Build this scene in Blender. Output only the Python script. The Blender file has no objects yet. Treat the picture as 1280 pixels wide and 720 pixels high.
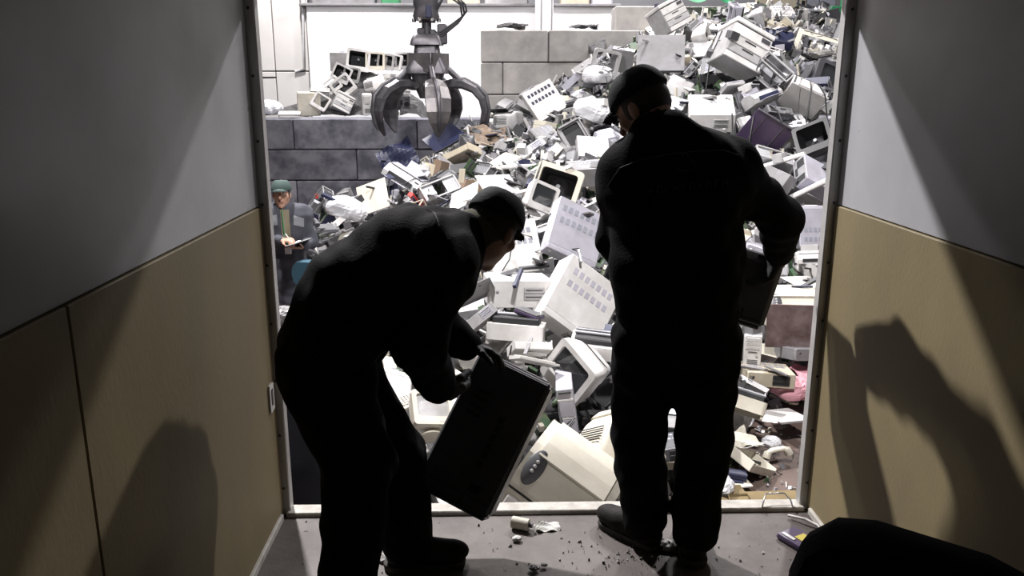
import bpy, math, random
import numpy as np
from mathutils import Vector, Matrix, Euler
from mathutils.bvhtree import BVHTree
random.seed(7)
SC = bpy.context.scene
COL = SC.collection
R = math.radians

# ------------------------------------------------------------------ camera
CAM_LOC = Vector((-0.216, 0.0, 1.72))
FPX = 1007.0
PITCH, YAW = 13.9, -1.31
cd = bpy.data.cameras.new('camera')
cam = bpy.data.objects.new('camera', cd)
COL.objects.link(cam)
cd.sensor_width = 36.0
cd.lens = FPX * 36.0 / 1280.0
cd.clip_start = 0.02
cam.location = CAM_LOC
cam.rotation_euler = (R(90 - PITCH), 0, R(YAW))
SC.camera = cam

# ------------------------------------------------------------------ light
SC.view_settings.view_transform = 'Standard'
SC.view_settings.look = 'None'
SC.view_settings.exposure = 0.0
SC.view_settings.gamma = 1.0
SC.view_settings.use_curve_mapping = False
wd = bpy.data.worlds.new('hall_air')
SC.world = wd
wd.use_nodes = True
wd.node_tree.nodes['Background'].inputs[0].default_value = (0.75, 0.78, 0.9, 1)
wd.node_tree.nodes['Background'].inputs[1].default_value = 0.02

def lamp(name, loc, target, power, size, col=(1, 0.97, 0.97)):
    ld = bpy.data.lights.new(name, 'AREA')
    ld.shape = 'DISK'
    ld.size = size
    ld.energy = power
    ld.color = col
    o = bpy.data.objects.new(name, ld)
    COL.objects.link(o)
    o.location = loc
    o.rotation_euler = (Vector(target) - Vector(loc)).to_track_quat('-Z', 'Y').to_euler()
    return o


lamp('floodlight', (-2.9, 8.2, 6.6), (0.6, 3.5, 0), 1200, 0.35)
lamp('floodlight.001', (4.6, 10.6, 7.1), (0.0, 4.5, 0), 480, 0.4)
lamp('floodlight.002', (-4.5, 12.0, 8.0), (0.0, 11.0, 0), 240, 0.8)
lamp('floodlight.003', (2.5, 14.0, 8.2), (1.5, 11.5, 0.8), 360, 0.8)
lamp('floodlight.004', (0.5, 1.6, 7.6), (1.0, 8.5, 0), 900, 0.8)  # added frontal fill over the truck roof, brightens the heap's near faces
lamp('floodlight.005', (-4.0, 17.0, 8.0), (-3.0, 20.0, 2.0), 900, 0.8)
lamp('floodlight.006', (3.0, 17.5, 8.0), (1.5, 20.0, 2.0), 800, 0.8)

# ------------------------------------------------------------------ picture <-> place
_p, _y = R(PITCH), R(YAW)
FW = Vector((math.sin(-_y) * math.cos(_p), math.cos(_y) * math.cos(_p), -math.sin(_p)))
RT = Vector((math.cos(_y), math.sin(_y), 0))
UP = RT.cross(FW)
def ray(px, py): return FW + RT * ((px - 640) / FPX) + UP * ((360 - py) / FPX)
def at_y(px, py, y):
    d = ray(px, py); return CAM_LOC + d * ((y - CAM_LOC.y) / d.y)
def at_x(px, py, x):
    d = ray(px, py); return CAM_LOC + d * ((x - CAM_LOC.x) / d.x)
def at_z(px, py, z):
    d = ray(px, py); return CAM_LOC + d * ((z - CAM_LOC.z) / d.z)
def proj(p):
    v = Vector(p) - CAM_LOC; z = v.dot(FW)
    return 640 + FPX * v.dot(RT) / z, 360 - FPX * v.dot(UP) / z

# ------------------------------------------------------------------ materials
MATS = {}
def mat(name, col, rough=0.5, metal=0.0, col2=None, scale=6.0, amount=0.5, bump=0.0, bscale=40.0, coat=0.0,
        spec=0.5, stretch=None, alpha=1.0, trans=0.0, coord='Object', sharp=(0.35, 0.65), rvar=0.0, vary=0.0):
    if name in MATS: return MATS[name]
    m = bpy.data.materials.new(name); m.use_nodes = True
    nt = m.node_tree; N = nt.nodes; L = nt.links
    b = N['Principled BSDF']
    b.inputs['Roughness'].default_value = rough
    b.inputs['Metallic'].default_value = metal
    b.inputs['Specular IOR Level'].default_value = spec
    b.inputs['Coat Weight'].default_value = coat
    b.inputs['Transmission Weight'].default_value = trans
    b.inputs['Alpha'].default_value = alpha
    tc = N.new('ShaderNodeTexCoord'); mp = N.new('ShaderNodeMapping')
    L.new(tc.outputs[coord], mp.inputs['Vector'])
    if stretch: mp.inputs['Scale'].default_value = stretch
    oi = N.new('ShaderNodeObjectInfo')
    mul = N.new('ShaderNodeVectorMath'); mul.operation = 'SCALE'
    cmb = N.new('ShaderNodeCombineXYZ')
    for k in range(3): L.new(oi.outputs['Random'], cmb.inputs[k])
    L.new(cmb.outputs[0], mul.inputs[0]); mul.inputs['Scale'].default_value = 37.0
    add = N.new('ShaderNodeVectorMath'); add.operation = 'ADD'
    L.new(mp.outputs[0], add.inputs[0]); L.new(mul.outputs[0], add.inputs[1])
    ns = N.new('ShaderNodeTexNoise'); ns.inputs['Scale'].default_value = scale
    ns.inputs['Detail'].default_value = 6.0; ns.inputs['Roughness'].default_value = 0.62
    L.new(add.outputs[0], ns.inputs['Vector'])
    cr = N.new('ShaderNodeMapRange'); cr.inputs[1].default_value = sharp[0]; cr.inputs[2].default_value = sharp[1]
    cr.inputs[3].default_value = 0.0; cr.inputs[4].default_value = amount
    L.new(ns.outputs['Fac'], cr.inputs[0])
    mx = N.new('ShaderNodeMix'); mx.data_type = 'RGBA'
    c2 = col2 or tuple(c * 0.55 for c in col)
    mx.inputs['A'].default_value = (*col, 1); mx.inputs['B'].default_value = (*c2, 1)
    L.new(cr.outputs[0], mx.inputs['Factor'])
    out = mx.outputs['Result']
    if vary:
        hv = N.new('ShaderNodeHueSaturation')
        mr = N.new('ShaderNodeMapRange'); mr.inputs[3].default_value = 1 - vary; mr.inputs[4].default_value = 1 + vary * 0.4
        L.new(oi.outputs['Random'], mr.inputs[0]); L.new(mr.outputs[0], hv.inputs['Value']); L.new(out, hv.inputs['Color'])
        out = hv.outputs[0]
    L.new(out, b.inputs['Base Color'])
    if rvar:
        mr2 = N.new('ShaderNodeMapRange'); mr2.inputs[3].default_value = max(0.02, rough - rvar); mr2.inputs[4].default_value = min(1, rough + rvar)
        L.new(ns.outputs['Fac'], mr2.inputs[0]); L.new(mr2.outputs[0], b.inputs['Roughness'])
    if bump:
        n2 = N.new('ShaderNodeTexNoise'); n2.inputs['Scale'].default_value = bscale; n2.inputs['Detail'].default_value = 4
        L.new(add.outputs[0], n2.inputs['Vector'])
        bp = N.new('ShaderNodeBump'); bp.inputs['Strength'].default_value = bump; bp.inputs['Distance'].default_value = 0.01
        L.new(n2.outputs['Fac'], bp.inputs['Height']); L.new(bp.outputs[0], b.inputs['Normal'])
    MATS[name] = m
    return m

def plastic(name, col, dirt=0.5, **k):
    return mat(name, col, rough=k.pop('rough', 0.45), col2=tuple(c * 0.5 * t for c, t in zip(col, (1, 0.95, 0.85))), scale=k.pop('scale', 5), amount=dirt,
               bump=0.06, bscale=60, vary=k.pop('vary', 0.12), **k)
plastic('white', (0.78, 0.765, 0.755), 0.42)
plastic('cream', (0.72, 0.68, 0.58), 0.35)
plastic('beige', (0.55, 0.49, 0.38), 0.4)
plastic('pale grey', (0.48, 0.475, 0.485), 0.55)
plastic('grey', (0.23, 0.225, 0.235), 0.55)
plastic('dark grey', (0.085, 0.085, 0.095), 0.5)
plastic('black', (0.022, 0.022, 0.025), 0.4)
plastic('navy', (0.020, 0.024, 0.062), 0.4)
plastic('lavender', (0.50, 0.49, 0.56), 0.4)
plastic('purple', (0.09, 0.06, 0.13), 0.3)
plastic('brown', (0.24, 0.17, 0.12), 0.5)
plastic('pink', (0.72, 0.36, 0.42), 0.35, rough=0.8)
plastic('red', (0.55, 0.06, 0.05), 0.3)
plastic('green', (0.05, 0.22, 0.10), 0.3)
mat('dark', (0.015, 0.015, 0.017), rough=0.6, amount=0.3)
mat('steel', (0.50, 0.50, 0.52), rough=0.38, metal=0.85, amount=0.4, scale=8)
mat('dull steel', (0.33, 0.33, 0.35), rough=0.5, metal=0.6, amount=0.5, scale=8)
mat('screen', (0.035, 0.038, 0.04), rough=0.12, amount=0.2, coat=0.4)
mat('smoked', (0.10, 0.065, 0.06), rough=0.2, amount=0.6, scale=6, col2=(0.28, 0.22, 0.22))
mat('board', (0.035, 0.10, 0.05), rough=0.5, amount=0.5, scale=20, col2=(0.14, 0.10, 0.05))
mat('gold', (0.45, 0.32, 0.10), rough=0.4, metal=0.6)
mat('print', (0.30, 0.31, 0.36), rough=0.6, amount=0.2)
mat('key', (0.62, 0.60, 0.56), rough=0.5, amount=0.4)
mat('paper', (0.78, 0.77, 0.73), rough=0.8, amount=0.3)
mat('cardboard', (0.19, 0.14, 0.065), rough=0.85, amount=0.5, scale=9)
mat('film', (0.75, 0.75, 0.78), rough=0.22, amount=0.2, bump=0.1, bscale=12)
mat('cable', (0.03, 0.03, 0.033), rough=0.5, amount=0.2)
mat('wire', (0.6, 0.6, 0.62), rough=0.3, metal=0.9)

# ------------------------------------------------------------------ mesh building
I4 = Matrix.Identity(4)
def M4(loc=(0, 0, 0), rot=(0, 0, 0)):
    return Matrix.Translation(loc) @ Euler([R(a) for a in rot]).to_matrix().to_4x4()
class MB:
    def __init__(s): s.v = []; s.f = []; s.sm = []
    def add(s, vs, fs, M=None, smooth=False):
        o = len(s.v)
        if M is not None: vs = [tuple(M @ Vector(v)) for v in vs]
        s.v += [tuple(v) for v in vs]
        s.f += [tuple(i + o for i in f) for f in fs]
        s.sm += [smooth] * len(fs)
        return s
    def box(s, c, d, ch=0.0, M=None):
        x, y, z = (a / 2 for a in d)
        ch = min(ch, x * .9, y * .9, z * .9)
        if ch <= 0:
            vs = [(c[0] + i * x, c[1] + j * y, c[2] + k * z) for i in (-1, 1) for j in (-1, 1) for k in (-1, 1)]
            fs = [(0, 1, 3, 2), (4, 6, 7, 5), (0, 4, 5, 1), (2, 3, 7, 6), (0, 2, 6, 4), (1, 5, 7, 3)]
            return s.add(vs, fs, M)
        vs = []; idx = {}
        for i in (-1, 1):
            for j in (-1, 1):
                for k in (-1, 1):
                    for a in range(3):
                        p = [i * x, j * y, k * z]
                        for b in range(3):
                            if b != a: p[b] -= (i, j, k)[b] * ch
                        idx[(i, j, k, a)] = len(vs)
                        vs.append((c[0] + p[0], c[1] + p[1], c[2] + p[2]))
        fs = []
        def q(ids, n):
            a, b, c_ = (Vector(vs[ids[t]]) for t in (0, 1, 2))
            fs.append(tuple(ids) if (b - a).cross(c_ - a).dot(Vector(n)) > 0 else tuple(reversed(ids)))
        for g in (-1, 1):
            q([idx[(g, j, k, 0)] for j, k in ((-1, -1), (1, -1), (1, 1), (-1, 1))], (g, 0, 0))
            q([idx[(i, g, k, 1)] for i, k in ((-1, -1), (1, -1), (1, 1), (-1, 1))], (0, g, 0))
            q([idx[(i, j, g, 2)] for i, j in ((-1, -1), (1, -1), (1, 1), (-1, 1))], (0, 0, g))
        for g in (-1, 1):
            for h in (-1, 1):
                q([idx[(-1, g, h, 1)], idx[(1, g, h, 1)], idx[(1, g, h, 2)], idx[(-1, g, h, 2)]], (0, g, h))
                q([idx[(g, -1, h, 0)], idx[(g, 1, h, 0)], idx[(g, 1, h, 2)], idx[(g, -1, h, 2)]], (g, 0, h))
                q([idx[(g, h, -1, 0)], idx[(g, h, 1, 0)], idx[(g, h, 1, 1)], idx[(g, h, -1, 1)]], (g, h, 0))
        for i in (-1, 1):
            for j in (-1, 1):
                for k in (-1, 1): q([idx[(i, j, k, a)] for a in range(3)], (i, j, k))
        return s.add(vs, fs, M)
    def loft(s, secs, M=None, n=4, caps=(True, True), smooth=True, axis='y'):
        """secs: (t, width, height, corner radius, dx, dz) rounded rectangles along the axis"""
        vs = []; fs = []; per = 4 * n
        for sec in secs:
            t, w, h, r = sec[:4]; dx = sec[4] if len(sec) > 4 else 0; dz = sec[5] if len(sec) > 5 else 0
            r = min(r, w / 2 * .999, h / 2 * .999)
            for q in range(4):
                cx = (w / 2 - r) * (1, -1, -1, 1)[q]; cz = (h / 2 - r) * (1, 1, -1, -1)[q]
                for k in range(n):
                    a = (q + k / (n - 1)) * math.pi / 2
                    p = (cx + r * math.cos(a) + dx, t, cz + r * math.sin(a) + dz)
                    vs.append(p if axis == 'y' else (p[0], p[2], p[1]) if axis == 'z' else (p[1], p[0], p[2]))
        for i in range(len(secs) - 1):
            for k in range(per):
                a = i * per + k; b = i * per + (k + 1) % per
                fs.append((a, b, b + per, a + per))
        s.add(vs, fs, M, smooth)
        m = len(secs) - 1
        if caps[0]: s.add(vs[:per], [tuple(range(per))], M)
        if caps[1]: s.add(vs[m * per:], [tuple(reversed(range(per)))], M)
        return s
    def ring(s, y0, y1, w, h, iw, ih, r=.02, ir=.02, n=4, M=None, ic=(0, 0)):
        vs = []; per = 4 * n
        for (t, ww, hh, rr, c) in ((y0, w, h, r, (0, 0)), (y1, w, h, r, (0, 0)), (y0, iw, ih, ir, ic), (y1, iw, ih, ir, ic)):
            for q in range(4):
                cx = (ww / 2 - rr) * (1, -1, -1, 1)[q]; cz = (hh / 2 - rr) * (1, 1, -1, -1)[q]
                for k in range(n):
                    a = (q + k / (n - 1)) * math.pi / 2
                    vs.append((cx + rr * math.cos(a) + c[0], t, cz + rr * math.sin(a) + c[1]))
        fs = []
        for k in range(per):
            a, b = k, (k + 1) % per
            fs += [(a, b, b + per, a + per), (2 * per + b, 2 * per + a, 3 * per + a, 3 * per + b),
                   (b, a, 2 * per + a, 2 * per + b), (per + a, per + b, 3 * per + b, 3 * per + a)]
        return s.add(vs, fs, M)
    def prism(s, poly, x0, x1, M=None, smooth=False):
        """poly in (y,z), extruded along x"""
        n = len(poly)
        vs = [(x0, y, z) for y, z in poly] + [(x1, y, z) for y, z in poly]
        s.add(vs, [(i, (i + 1) % n, (i + 1) % n + n, i + n) for i in range(n)], M, smooth)
        s.add(vs, [tuple(reversed(range(n))), tuple(range(n, 2 * n))], M)
        return s
    def tube(s, pts, r, n=6, M=None, caps=True):
        pts = [Vector(p) for p in pts]; m = len(pts)
        rr = r if isinstance(r, (list, tuple)) else [r] * m
        vs = []; ref = Vector((0.31, 0.17, 0.93)).normalized()
        for i, p in enumerate(pts):
            t = (pts[min(i + 1, m - 1)] - pts[max(i - 1, 0)]).normalized()
            if abs(t.dot(ref)) > .97: ref = Vector((0.9, 0.3, 0.1)).normalized()
            u = t.cross(ref).normalized(); w = t.cross(u)
            ref = -w if False else ref
            for k in range(n):
                a = 2 * math.pi * k / n
                vs.append(p + (u * math.cos(a) + w * math.sin(a)) * rr[i])
        fs = [(i * n + k, i * n + (k + 1) % n, (i + 1) * n + (k + 1) % n, (i + 1) * n + k) for i in range(m - 1) for k in range(n)]
        s.add(vs, fs, M, True)
        if caps: s.add(vs, [tuple(range(n)), tuple(reversed(range((m - 1) * n, m * n)))], M)
        return s
    def lathe(s, prof, n=20, M=None, smooth=True):
        vs = [(r * math.cos(2 * math.pi * k / n), r * math.sin(2 * math.pi * k / n), z) for r, z in prof for k in range(n)]
        m = len(prof)
        fs = [(i * n + k, i * n + (k + 1) % n, (i + 1) * n + (k + 1) % n, (i + 1) * n + k) for i in range(m - 1) for k in range(n)]
        s.add(vs, fs, M, smooth)
        if prof[0][0] > 1e-4: s.add(vs[:n], [tuple(reversed(range(n)))], M)
        if prof[-1][0] > 1e-4: s.add(vs[-n:], [tuple(range(n))], M)
        return s
    def grid(s, fn, nu, nv, M=None, smooth=True):
        vs = [fn(i / nu, j / nv) for i in range(nu + 1) for j in range(nv + 1)]
        fs = [(i * (nv + 1) + j, (i + 1) * (nv + 1) + j, (i + 1) * (nv + 1) + j + 1, i * (nv + 1) + j + 1) for i in range(nu) for j in range(nv)]
        return s.add(vs, fs, M, smooth)
    def islands(s):
        par = list(range(len(s.v)))
        def find(a):
            while par[a] != a: par[a] = par[par[a]]; a = par[a]
            return a
        for f in s.f:
            for q in f[1:]: par[find(q)] = find(f[0])
        out = {}
        for f, sm in zip(s.f, s.sm):
            b = out.setdefault(find(f[0]), MB()); n = len(b.v)
            b.v += [s.v[i] for i in f]; b.f.append(tuple(range(n, n + len(f)))); b.sm.append(sm)
        return list(out.values())
    def mesh(s, name, m=None):
        me = bpy.data.meshes.new(name)
        me.from_pydata(s.v, [], s.f)
        me.polygons.foreach_set('use_smooth', s.sm)
        me.materials.append(MATS[m] if isinstance(m, str) else m)
        me.update()
        return me
    def obj(s, name, m, parent=None, loc=None, rot=None):
        return link(name, s.mesh(name, m), parent, loc, rot)
def link(name, data, parent=None, loc=None, rot=None):
    o = bpy.data.objects.new(name, data); COL.objects.link(o)
    if parent is not None: o.parent = parent
    if loc is not None: o.location = loc
    if rot is not None: o.rotation_euler = [R(a) for a in rot]
    return o
def tag(o, label=None, cat=None, group=None, kind=None):
    if label: o['label'] = label
    if cat: o['category'] = cat
    if group: o['group'] = group
    if kind: o['kind'] = kind
    return o
def struct(o): o['kind'] = 'structure'; return o
def empty(name, loc=(0, 0, 0), rotz=0):
    o = link(name, None, None, loc); o.rotation_euler = (0, 0, R(rotz)); o.empty_display_size = .1; return o

# ================================================================== the truck body
GZ = -0.90          # hall floor
YE = 3.05           # end of the truck body
mat('gelcoat', (0.47, 0.47, 0.50), rough=0.36, amount=0.55, scale=1.4, col2=(0.30, 0.29, 0.30), bump=0.05, bscale=5, coat=0.0, rvar=0.22)
mat('plywood', (0.25, 0.20, 0.108), rough=0.62, amount=0.6, scale=3.0, col2=(0.19, 0.155, 0.09), bump=0.08, bscale=90, stretch=(1, 1, 0.45), spec=0.3)
mat('truck floor', (0.135, 0.115, 0.102), rough=0.62, amount=0.85, scale=3.2, col2=(0.075, 0.062, 0.058), bump=0.15, bscale=55, rvar=0.15, sharp=(0.38, 0.62))
mat('roof sheet', (0.33, 0.33, 0.33), rough=0.6, amount=0.4, scale=2)
mat('trim metal', (0.56, 0.55, 0.54), rough=0.42, metal=0.25, amount=0.5, scale=7, col2=(0.38, 0.37, 0.36))
mat('sill', (0.62, 0.60, 0.55), rough=0.7, amount=0.7, scale=14, col2=(0.34, 0.31, 0.27), bump=0.2, bscale=80)
mat('gap', (0.02, 0.018, 0.016), rough=0.9, amount=0.2)
mat('screw', (0.10, 0.10, 0.10), rough=0.5, metal=0.6)

W2 = 1.10
fl = struct(MB().box((0, 0.02, -0.06), (2 * W2 + .16, 6.06, .12)).obj('floor', 'truck floor'))
struct(MB().box((0, 0.0, 2.13), (2 * W2 + .16, 6.1, .06)).obj('ceiling', 'roof sheet'))
struct(MB().box((0, -3.03, 1.05), (2 * W2 + .16, .06, 2.1)).obj('wall_front', 'gelcoat'))
for side, sx in (('left', -1), ('right', 1)):
    w = struct(MB().box((sx * (W2 + .035), 0, 1.05), (.05, 6.1, 2.1)).obj('wall_' + side, 'gap'))
    seams = [-3.0, -1.2, 1.62, YE] if sx < 0 else [-3.0, -0.6, 1.1, YE]
    up_seams = [-3.0, YE]
    for a, b in zip(up_seams, up_seams[1:]):
        MB().box((sx * (W2 + .008), (a + b) / 2, (1.288 + 2.1) / 2), (.012, b - a - .003, 2.1 - 1.291), .002).obj('upper_panel', 'gelcoat', w)
    for a, b in zip(seams, seams[1:]):
        MB().box((sx * (W2 + .004), (a + b) / 2, 1.288 / 2), (.02, b - a - .006, 1.284), .003).obj('plywood_panel', 'plywood', w)
    t = struct(MB().box((sx * (W2 - .012), YE + .022, 1.05), (.045, .05, 2.1), .004).obj('trim_1' if sx < 0 else 'trim_2', 'trim metal'))
    for k in range(9):
        MB().lathe([(.0001, .004), (.005, .003), (.006, 0), (.006, -.004)], 8, M4((sx * (W2 - .012) , YE - .004, .12 + k * .235), (90, 0, 0))).obj('screw', 'screw', t)
    struct(MB().box((sx * (W2 - .008), 0.0, .016), (.02, 6.0, .032), .004).obj('trim_3' if sx < 0 else 'trim_4', 'sill'))
    struct(MB().box((sx * (W2 - .012), 0.0, 2.088), (.03, 6.0, .024), .004).obj('trim_5' if sx < 0 else 'trim_6', 'trim metal'))
sill = struct(MB().box((0, YE + .012, .005), (2 * W2 - .04, .075, .026), .004).obj('trim_7', 'sill'))
struct(MB().box((0, YE + .08, 2.12), (2 * W2 + .2, .06, .12), .006).obj('trim_8', 'trim metal'))
struct(MB().box((0, YE + .03, -.32), (2 * W2 + .1, .05, .40)).obj('trim_9', 'trim metal'))
p = at_x(336, 497, -W2)
q = empty('strap_anchor', p); tag(q, 'small white framed strap anchor plate on the plywood by the door frame', 'anchor plate')
MB().ring(-.006, .006, .055, .11, .028, .07, .006, .004, M=M4((.008, 0, 0), (0, 0, 90))).obj('rim', 'white', q)
MB().box((.004, 0, 0), (.004, .03, .072)).obj('slot', 'dark', q)
# wire handle on the sill, loose bits on the truck floor
p = at_y(972, 640, YE)
hp = [(-.075, -.02, .018), (-.066, -.005, .035), (-.05, .02, .058), (.03, .025, .058), (.05, 0, .04), (.052, -.03, .018)]
tag(MB().tube([Vector(h) + Vector((p.x, YE, 0)) for h in hp], .0035, 6).obj('wire_handle', 'wire'),
    'thin bent wire handle standing on the pale sill', 'handle')
# ================================================================== the hall
mat('hall floor', (0.125, 0.085, 0.068), rough=0.7, amount=0.8, scale=0.9, col2=(0.07, 0.05, 0.044), bump=0.2, bscale=25, sharp=(0.35, 0.7))
mat('white sheet wall', (0.86, 0.85, 0.86), rough=0.6, amount=0.12, scale=0.5)
mat('pale wall', (0.60, 0.58, 0.56), rough=0.6, amount=0.25, scale=0.7)
mat('hall ceiling', (0.15, 0.15, 0.16), rough=0.8, amount=0.2, scale=0.3)
mat('hall grey', (0.16, 0.16, 0.17), rough=0.8, amount=0.4, scale=0.6)
mat('concrete', (0.50, 0.475, 0.45), rough=0.85, amount=0.75, scale=2.2, col2=(0.28, 0.265, 0.265), bump=0.35, bscale=14, vary=0.2)
mat('dark concrete', (0.26, 0.26, 0.295), rough=0.85, amount=0.95, scale=2.0, col2=(0.085, 0.085, 0.11), bump=0.35, bscale=14, vary=0.25, sharp=(.40, .62))
mat('tan board', (0.50, 0.44, 0.34), rough=0.8, amount=0.5, scale=2, stretch=(2, 2, .4))
mat('grey board', (0.30, 0.30, 0.36), rough=0.7, amount=0.3, scale=2)
mat('green paint', (0.03, 0.30, 0.12), rough=0.5, amount=0.3)

struct(MB().box((0, 9, GZ - .1), (30, 30, .2)).obj('floor_hall', 'hall floor'))
struct(MB().box((0, 9, 9.6), (30, 30, .2)).obj('ceiling_hall', 'hall ceiling'))
struct(MB().box((-12, 9, 4), (.2, 30, 12)).obj('wall_hall_left', 'hall grey'))
struct(MB().box((12, 9, 4), (.2, 30, 12)).obj('wall_hall_right', 'hall grey'))
# far wall: white sheets, pale panels, a cluttered band above
yb = 20.0
zt = at_y(560, 8, yb).z
x0, x1 = at_y(386, 60, yb).x, at_y(766, 60, yb).x
wb = struct(MB().box((x0 + (x1 - x0) / 2, yb + .1, (zt + GZ) / 2), (x1 - x0, .2, zt - GZ)).obj('wall_back', 'white sheet wall'))
xl = at_y(300, 60, yb).x
wl = struct(MB().box(((-13 + x0) / 2, yb + .30, 4), (13 + x0 - .05, .2, 10)).obj('wall_back_left', 'hall grey'))
zs, zs2 = at_y(350, 89, yb).z, at_y(350, 97, yb).z
xe = at_y(377, 60, yb).x
for a, b, z0, z1, d in ((-9.5, at_y(341, 60, yb).x, zs, 8.6, 0), (at_y(341, 60, yb).x, xe, zs, 8.6, 0), (xe + .12, x0, GZ, 8.6, -.02),
                        (-9.5, at_y(341, 60, yb).x, zs2, zs, -.02), (-9.5, at_y(341, 60, yb).x, GZ, zs2, 0), (at_y(341, 60, yb).x, xe + .12, GZ, zs, .0), (xe, xe + .12, zs, 8.6, .03)):
    MB().box(((a + b) / 2, yb + .15 + d, (z0 + z1) / 2), (b - a - .025, .1, z1 - z0 - .03), .01).obj('wall_panel', 'pale wall', wl)
MB().tube([(xe + .06, yb + .06, 8), (xe + .06, yb + .06, 3.4), (xe + .02, yb + .06, zs + .05), (xe - .2, yb + .06, zs)], .035, 8).obj('pipe', 'pale grey', wl)
struct(MB().box((0, yb + 1.6, 5), (24, .2, 12)).obj('wall_back_far', 'hall grey'))
tr = struct(MB().box(((x0 + x1) / 2, yb + .05, zt + .03), (x1 - x0 + .3, .3, .06), .01).obj('trim_10', 'grey'))
bx = at_y(680, 20, 19.6)
c = struct(MB().box((bx.x, 19.6, 4), (.40, .36, 9.8), .02).obj('column', 'white sheet wall'))
MB().box((bx.x - .07, 19.41, 4), (.03, .02, 9.8)).obj('strip', 'grey', c)
MB().box((bx.x + .17, 19.41, 4), (.03, .02, 9.8)).obj('strip', 'grey', c)
rb = random.Random(4)
for k, (a, b, z, m) in enumerate(((392, 470, 3, 'grey'), (478, 500, 4, 'green'), (560, 600, 3, 'beige'), (606, 660, 3, 'pale grey'), (700, 735, 4, 'beige'), (738, 764, 4, 'lavender'))):
    pa, pb = at_y(a, z, yb + .5), at_y(b, z, yb + .5)
    o = MB().box((0, 0, 0), (pb.x - pa.x, .5, .35), .03).box((rb.uniform(-.3, .3), 0, .22), ((pb.x - pa.x) * .4, .4, .1), .02).obj('storage_bin', m, None, ((pa.x + pb.x) / 2, yb + .5, zt + .2))
    tag(o, ['low grey bin on the ledge above the white wall, nearest the pale panels', 'green bin on the ledge above the white wall', 'beige bin above the white wall beside the hoses of the grapple',
            'pale grey bin above the white wall, before the white column', 'beige bin above the white wall, just past the white column', 'lavender bin above the end of the white wall'][k], 'bin', 'bins on the ledge above the white wall')
struct(MB().box(((x0 + x1) / 2, yb + .62, zt + .0), (x1 - x0, .9, .04)).obj('trim_11', 'grey'))

# block walls of the bunker
BW = 16.0
def block_wall(name, x0, x1, ztop, rows, bl, m, y=BW, off=0.0, h=.6):
    root = empty(name, (x0, y, GZ)); struct(root)
    zb = max(ztop - rows * h, GZ)
    MB().box(((x1 - x0) / 2, .32, (zb + ztop) / 2 - GZ - .02), (x1 - x0 - .06, .42, ztop - zb - .06)).obj('mortar', 'dark concrete', root)  # added dark panel inside the wall, stops light leaking through the block gaps
    rr = random.Random(len(name) * 7 + rows)
    for r in range(rows):
        z1 = ztop - r * h; z0 = max(z1 - h, GZ)
        x = x0 - (off + (r % 2) * bl * .5) % bl
        while x < x1 - .02:
            a, b = max(x, x0), min(x + bl, x1)
            if b - a > .05:
                MB().box(((a + b) / 2 - x0, .3 + rr.uniform(-.018, .018), (z0 + z1) / 2 - GZ), (b - a - .016, .6, z1 - z0 - .018), .018).obj('concrete_block', m, root)
            x += bl
    return root
xs = at_y(600, 38, BW).x; xr = at_y(772, 20, BW).x
zl = at_y(400, 148, BW).z; zu = at_y(680, 37, BW).z; zv = at_y(820, 3, BW).z
block_wall('wall_bunker_low', -8.0, xs, zl, 4, 2.4, 'dark concrete', off=.9)
block_wall('wall_bunker_tall', xs, xr + .9, zu, 7, 1.75, 'concrete', off=0.45)
block_wall('wall_bunker_corner', xr + .04, 5.6, zv, 1, 1.5, 'concrete', y=BW + .62, h=.75)
ws = block_wall('wall_bunker_side', xr + .9, 9.0, zu - .02, 6, 1.8, 'concrete', y=BW + .1)
for px0, px1, m in ((945, 1008, 'tan board'), (1008, 1024, 'grey board'), (1024, 1044, 'grey board')):
    a, b = at_y(px0, 10, BW + .2).x, at_y(px1, 10, BW + .2).x
    z0 = at_y(px0, 30, BW).z
    MB().box(((a + b) / 2 - (xr + .9), .15, (z0 + 4.6) / 2 - GZ), (b - a - .02, .12, 4.6 - z0), .01).obj('board', m, ws)
pp = at_y(1056, 10, BW - .3)
g = empty('green_post', (pp.x, BW - .3, GZ)); tag(g, 'bright green steel post rising at the top corner by the frame', 'post')
MB().box((0, 0, 2.6 - .35 + 1.6), (.14, .12, 2.3), .01).obj('upright', 'green paint', g)
MB().box((-.1, 0, 4.05), (.34, .1, .12), .01).obj('arm', 'green paint', g)
MB().box((0, 0, 1.35), (.14, .12, 2.7), .01).obj('foot_post', 'green paint', g)
pa, pb = at_y(838, 2, BW - .2), at_y(925, 2, BW - .2)
def tarp(u, v):
    return (pa.x + (pb.x - pa.x) * u, BW + .62 - .5 * v + .08 * math.sin(9 * u), pa.z + .40 - .34 * v * v - .05 * math.sin(13 * u + 2 * v))
tag(MB().grid(tarp, 20, 8).obj('tarpaulin', 'green paint'), 'green tarpaulin hanging over the top of the concrete wall', 'tarpaulin')
# ledge behind the low wall
struct(MB().box((-4.3, BW + 2.2, zl - .35), (7.6, 3.2, .5)).obj('wall_ledge', 'dark concrete'))
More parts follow.
